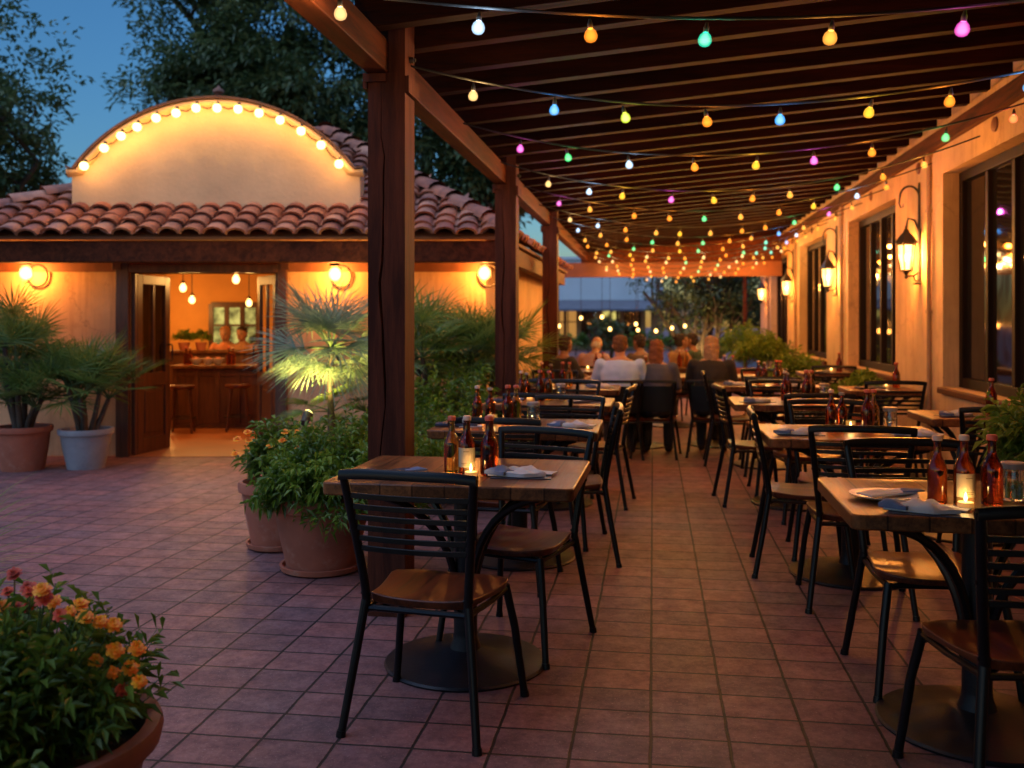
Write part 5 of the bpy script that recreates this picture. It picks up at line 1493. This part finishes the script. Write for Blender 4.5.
# ------------------------------------------------------------------ far pavilion
px_, py_ = ad(600, 48)
t = thing('pavilion', 'low far pavilion with pale upper wall, dark awning and warm lit windows', 'building', (px_, py_, 0), R(3))
pale = M('pavilion_pale', (.52, .62, .64), .7, .08, .5, .1)
MB().bx(-6.6, 3.2, .6, 8, 2.45, 4.6).build('upper_wall', pale, t)
MB().bx(-6.7, 3.3, .5, 8.1, 4.6, 4.75).build('roof', pale, t)
m = MB(); m.add([(-7, -1.6, 1.95), (3.6, -1.6, 1.95), (3.6, .58, 2.44), (-7, .58, 2.44), (-7, -1.6, 2.05), (3.6, -1.6, 2.05), (3.6, .58, 2.54), (-7, .58, 2.54)], [(0,3,2,1),(4,5,6,7),(0,1,5,4),(1,2,6,5),(2,3,7,6),(3,0,4,7)])
m.build('awning', M('awning_grey', (.10, .11, .13), .8, .2, 2), t)
pan = M('pavilion_wall', (.5, .32, .16), .8, .1)
m = MB(); m.bx(-6.6, 5.6, 1.2, 1.4, 0, .5); m.bx(-6.6, 5.6, 1.2, 1.4, 2.05, 2.44); m.bx(2.6, 3.2, 1.19, 1.41, .5, 2.05); m.bx(3.6, 5.6, 1.19, 1.41, .5, 2.05)
for k in range(9): m.bx(-6.6+k*1.1-.12, -6.6+k*1.1+.12, 1.19, 1.41, .5, 2.05)
m.build('wall', pan, t)
lit2 = glow('pavilion_window', (1.0, .46, .11), .12)
for k in range(8):
    wdo = MB(); x0 = -6.6+k*1.1+.121; x1 = x0+.858
    wdo.bx(x0, x1, 1.24, 1.27, .5, .56); wdo.bx(x0, x1, 1.24, 1.27, 1.99, 2.05); wdo.bx((x0+x1)/2-.03, (x0+x1)/2+.03, 1.24, 1.27, .56, 1.99); wdo.bx(x0, x1, 1.24, 1.268, 1.4, 1.45)
    o = wdo.build('window_frame', doorwood, t); MB().bx(x0, x1, 1.30, 1.31, .5, 2.05).build('lit_pane' if k in (0, 3, 4, 6) else 'pane', (lit2 if k in (0, 4) else litp) if k in (0, 3, 4, 6) else darkglass, o)
for k in range(5): MB().tube([(-6.8+k*2.55, -1.4, 0), (-6.8+k*2.55, -1.4, 1.98)], .07, 10).build('column', darkwood, t, 60)
for i, (u, v) in enumerate(((559, 326), (581, 318), (602, 317), (610, 329), (636, 324), (638, 330), (656, 331), (672, 328), (685, 326))):
    d = 22.6+(i % 3)*.5; x, y = ad(u, d); z = zz(v, d)
    l = thing('pendant_lamp', f'small warm lamp under the far pavilion awning, {["first", "second", "third", "fourth", "fifth", "sixth", "seventh", "eighth", "ninth"][i]} from the left', 'pendant lamp', (x, y, z), 0, 'lamps hung before the far pavilion')
    MB().tube([(0, 0, .09), (0, 0, 2.66-z)], .006, 5).build('cord', cable, l, 60)
    MB().sphere((0, 0, 0), .042, 12, 8, 1.2).build('globe', globe_lamp, l, 180)
    if i % 2 == 0: lamp('light', l, (0, -.0, 0), 6, WARM, .06)
hx_, hy_ = ad(612, 34)
t = thing('hedge', 'dark clipped hedge in front of the far pavilion', 'hedge', (hx_, hy_, 0), TH)
lf, st = MB(), MB()
for k in range(13):
    xx = -2.6+k*.43; st.tube([(xx, 0, 0), (xx+.05, 0, .6)], [.03, .015], 5); dome(lf, None, (xx, random.uniform(-.1, .1), .55), .34, .34, random.uniform(.35, .75), 26, 9, .16, .06, .2, .7)
lf.build('foliage', shrubleaf, t); st.build('stems', bark, t, 60)
x0_, y0_ = ad(540, 43.9); x1_, y1_ = ad(700, 43.9)
t = thing('lamp_frame', 'timber frame carrying the small lamps before the far pavilion', 'frame', (0, 0, 0))
m = MB()
for dd in (22.6, 23.1, 23.6):
    a = ad(545, dd); b = ad(745, dd); m.tube([(a[0], a[1], 2.68), (b[0], b[1], 2.68)], .016, 6)
m.build('wires', cable, t, 60)
for u in (545, 745):
    for dd in (22.6, 23.6):
        a = ad(u, dd); MB().tube([(a[0], a[1], 0), (a[0], a[1], 2.72)], .05, 8).build('pole', darkwood, t, 60)
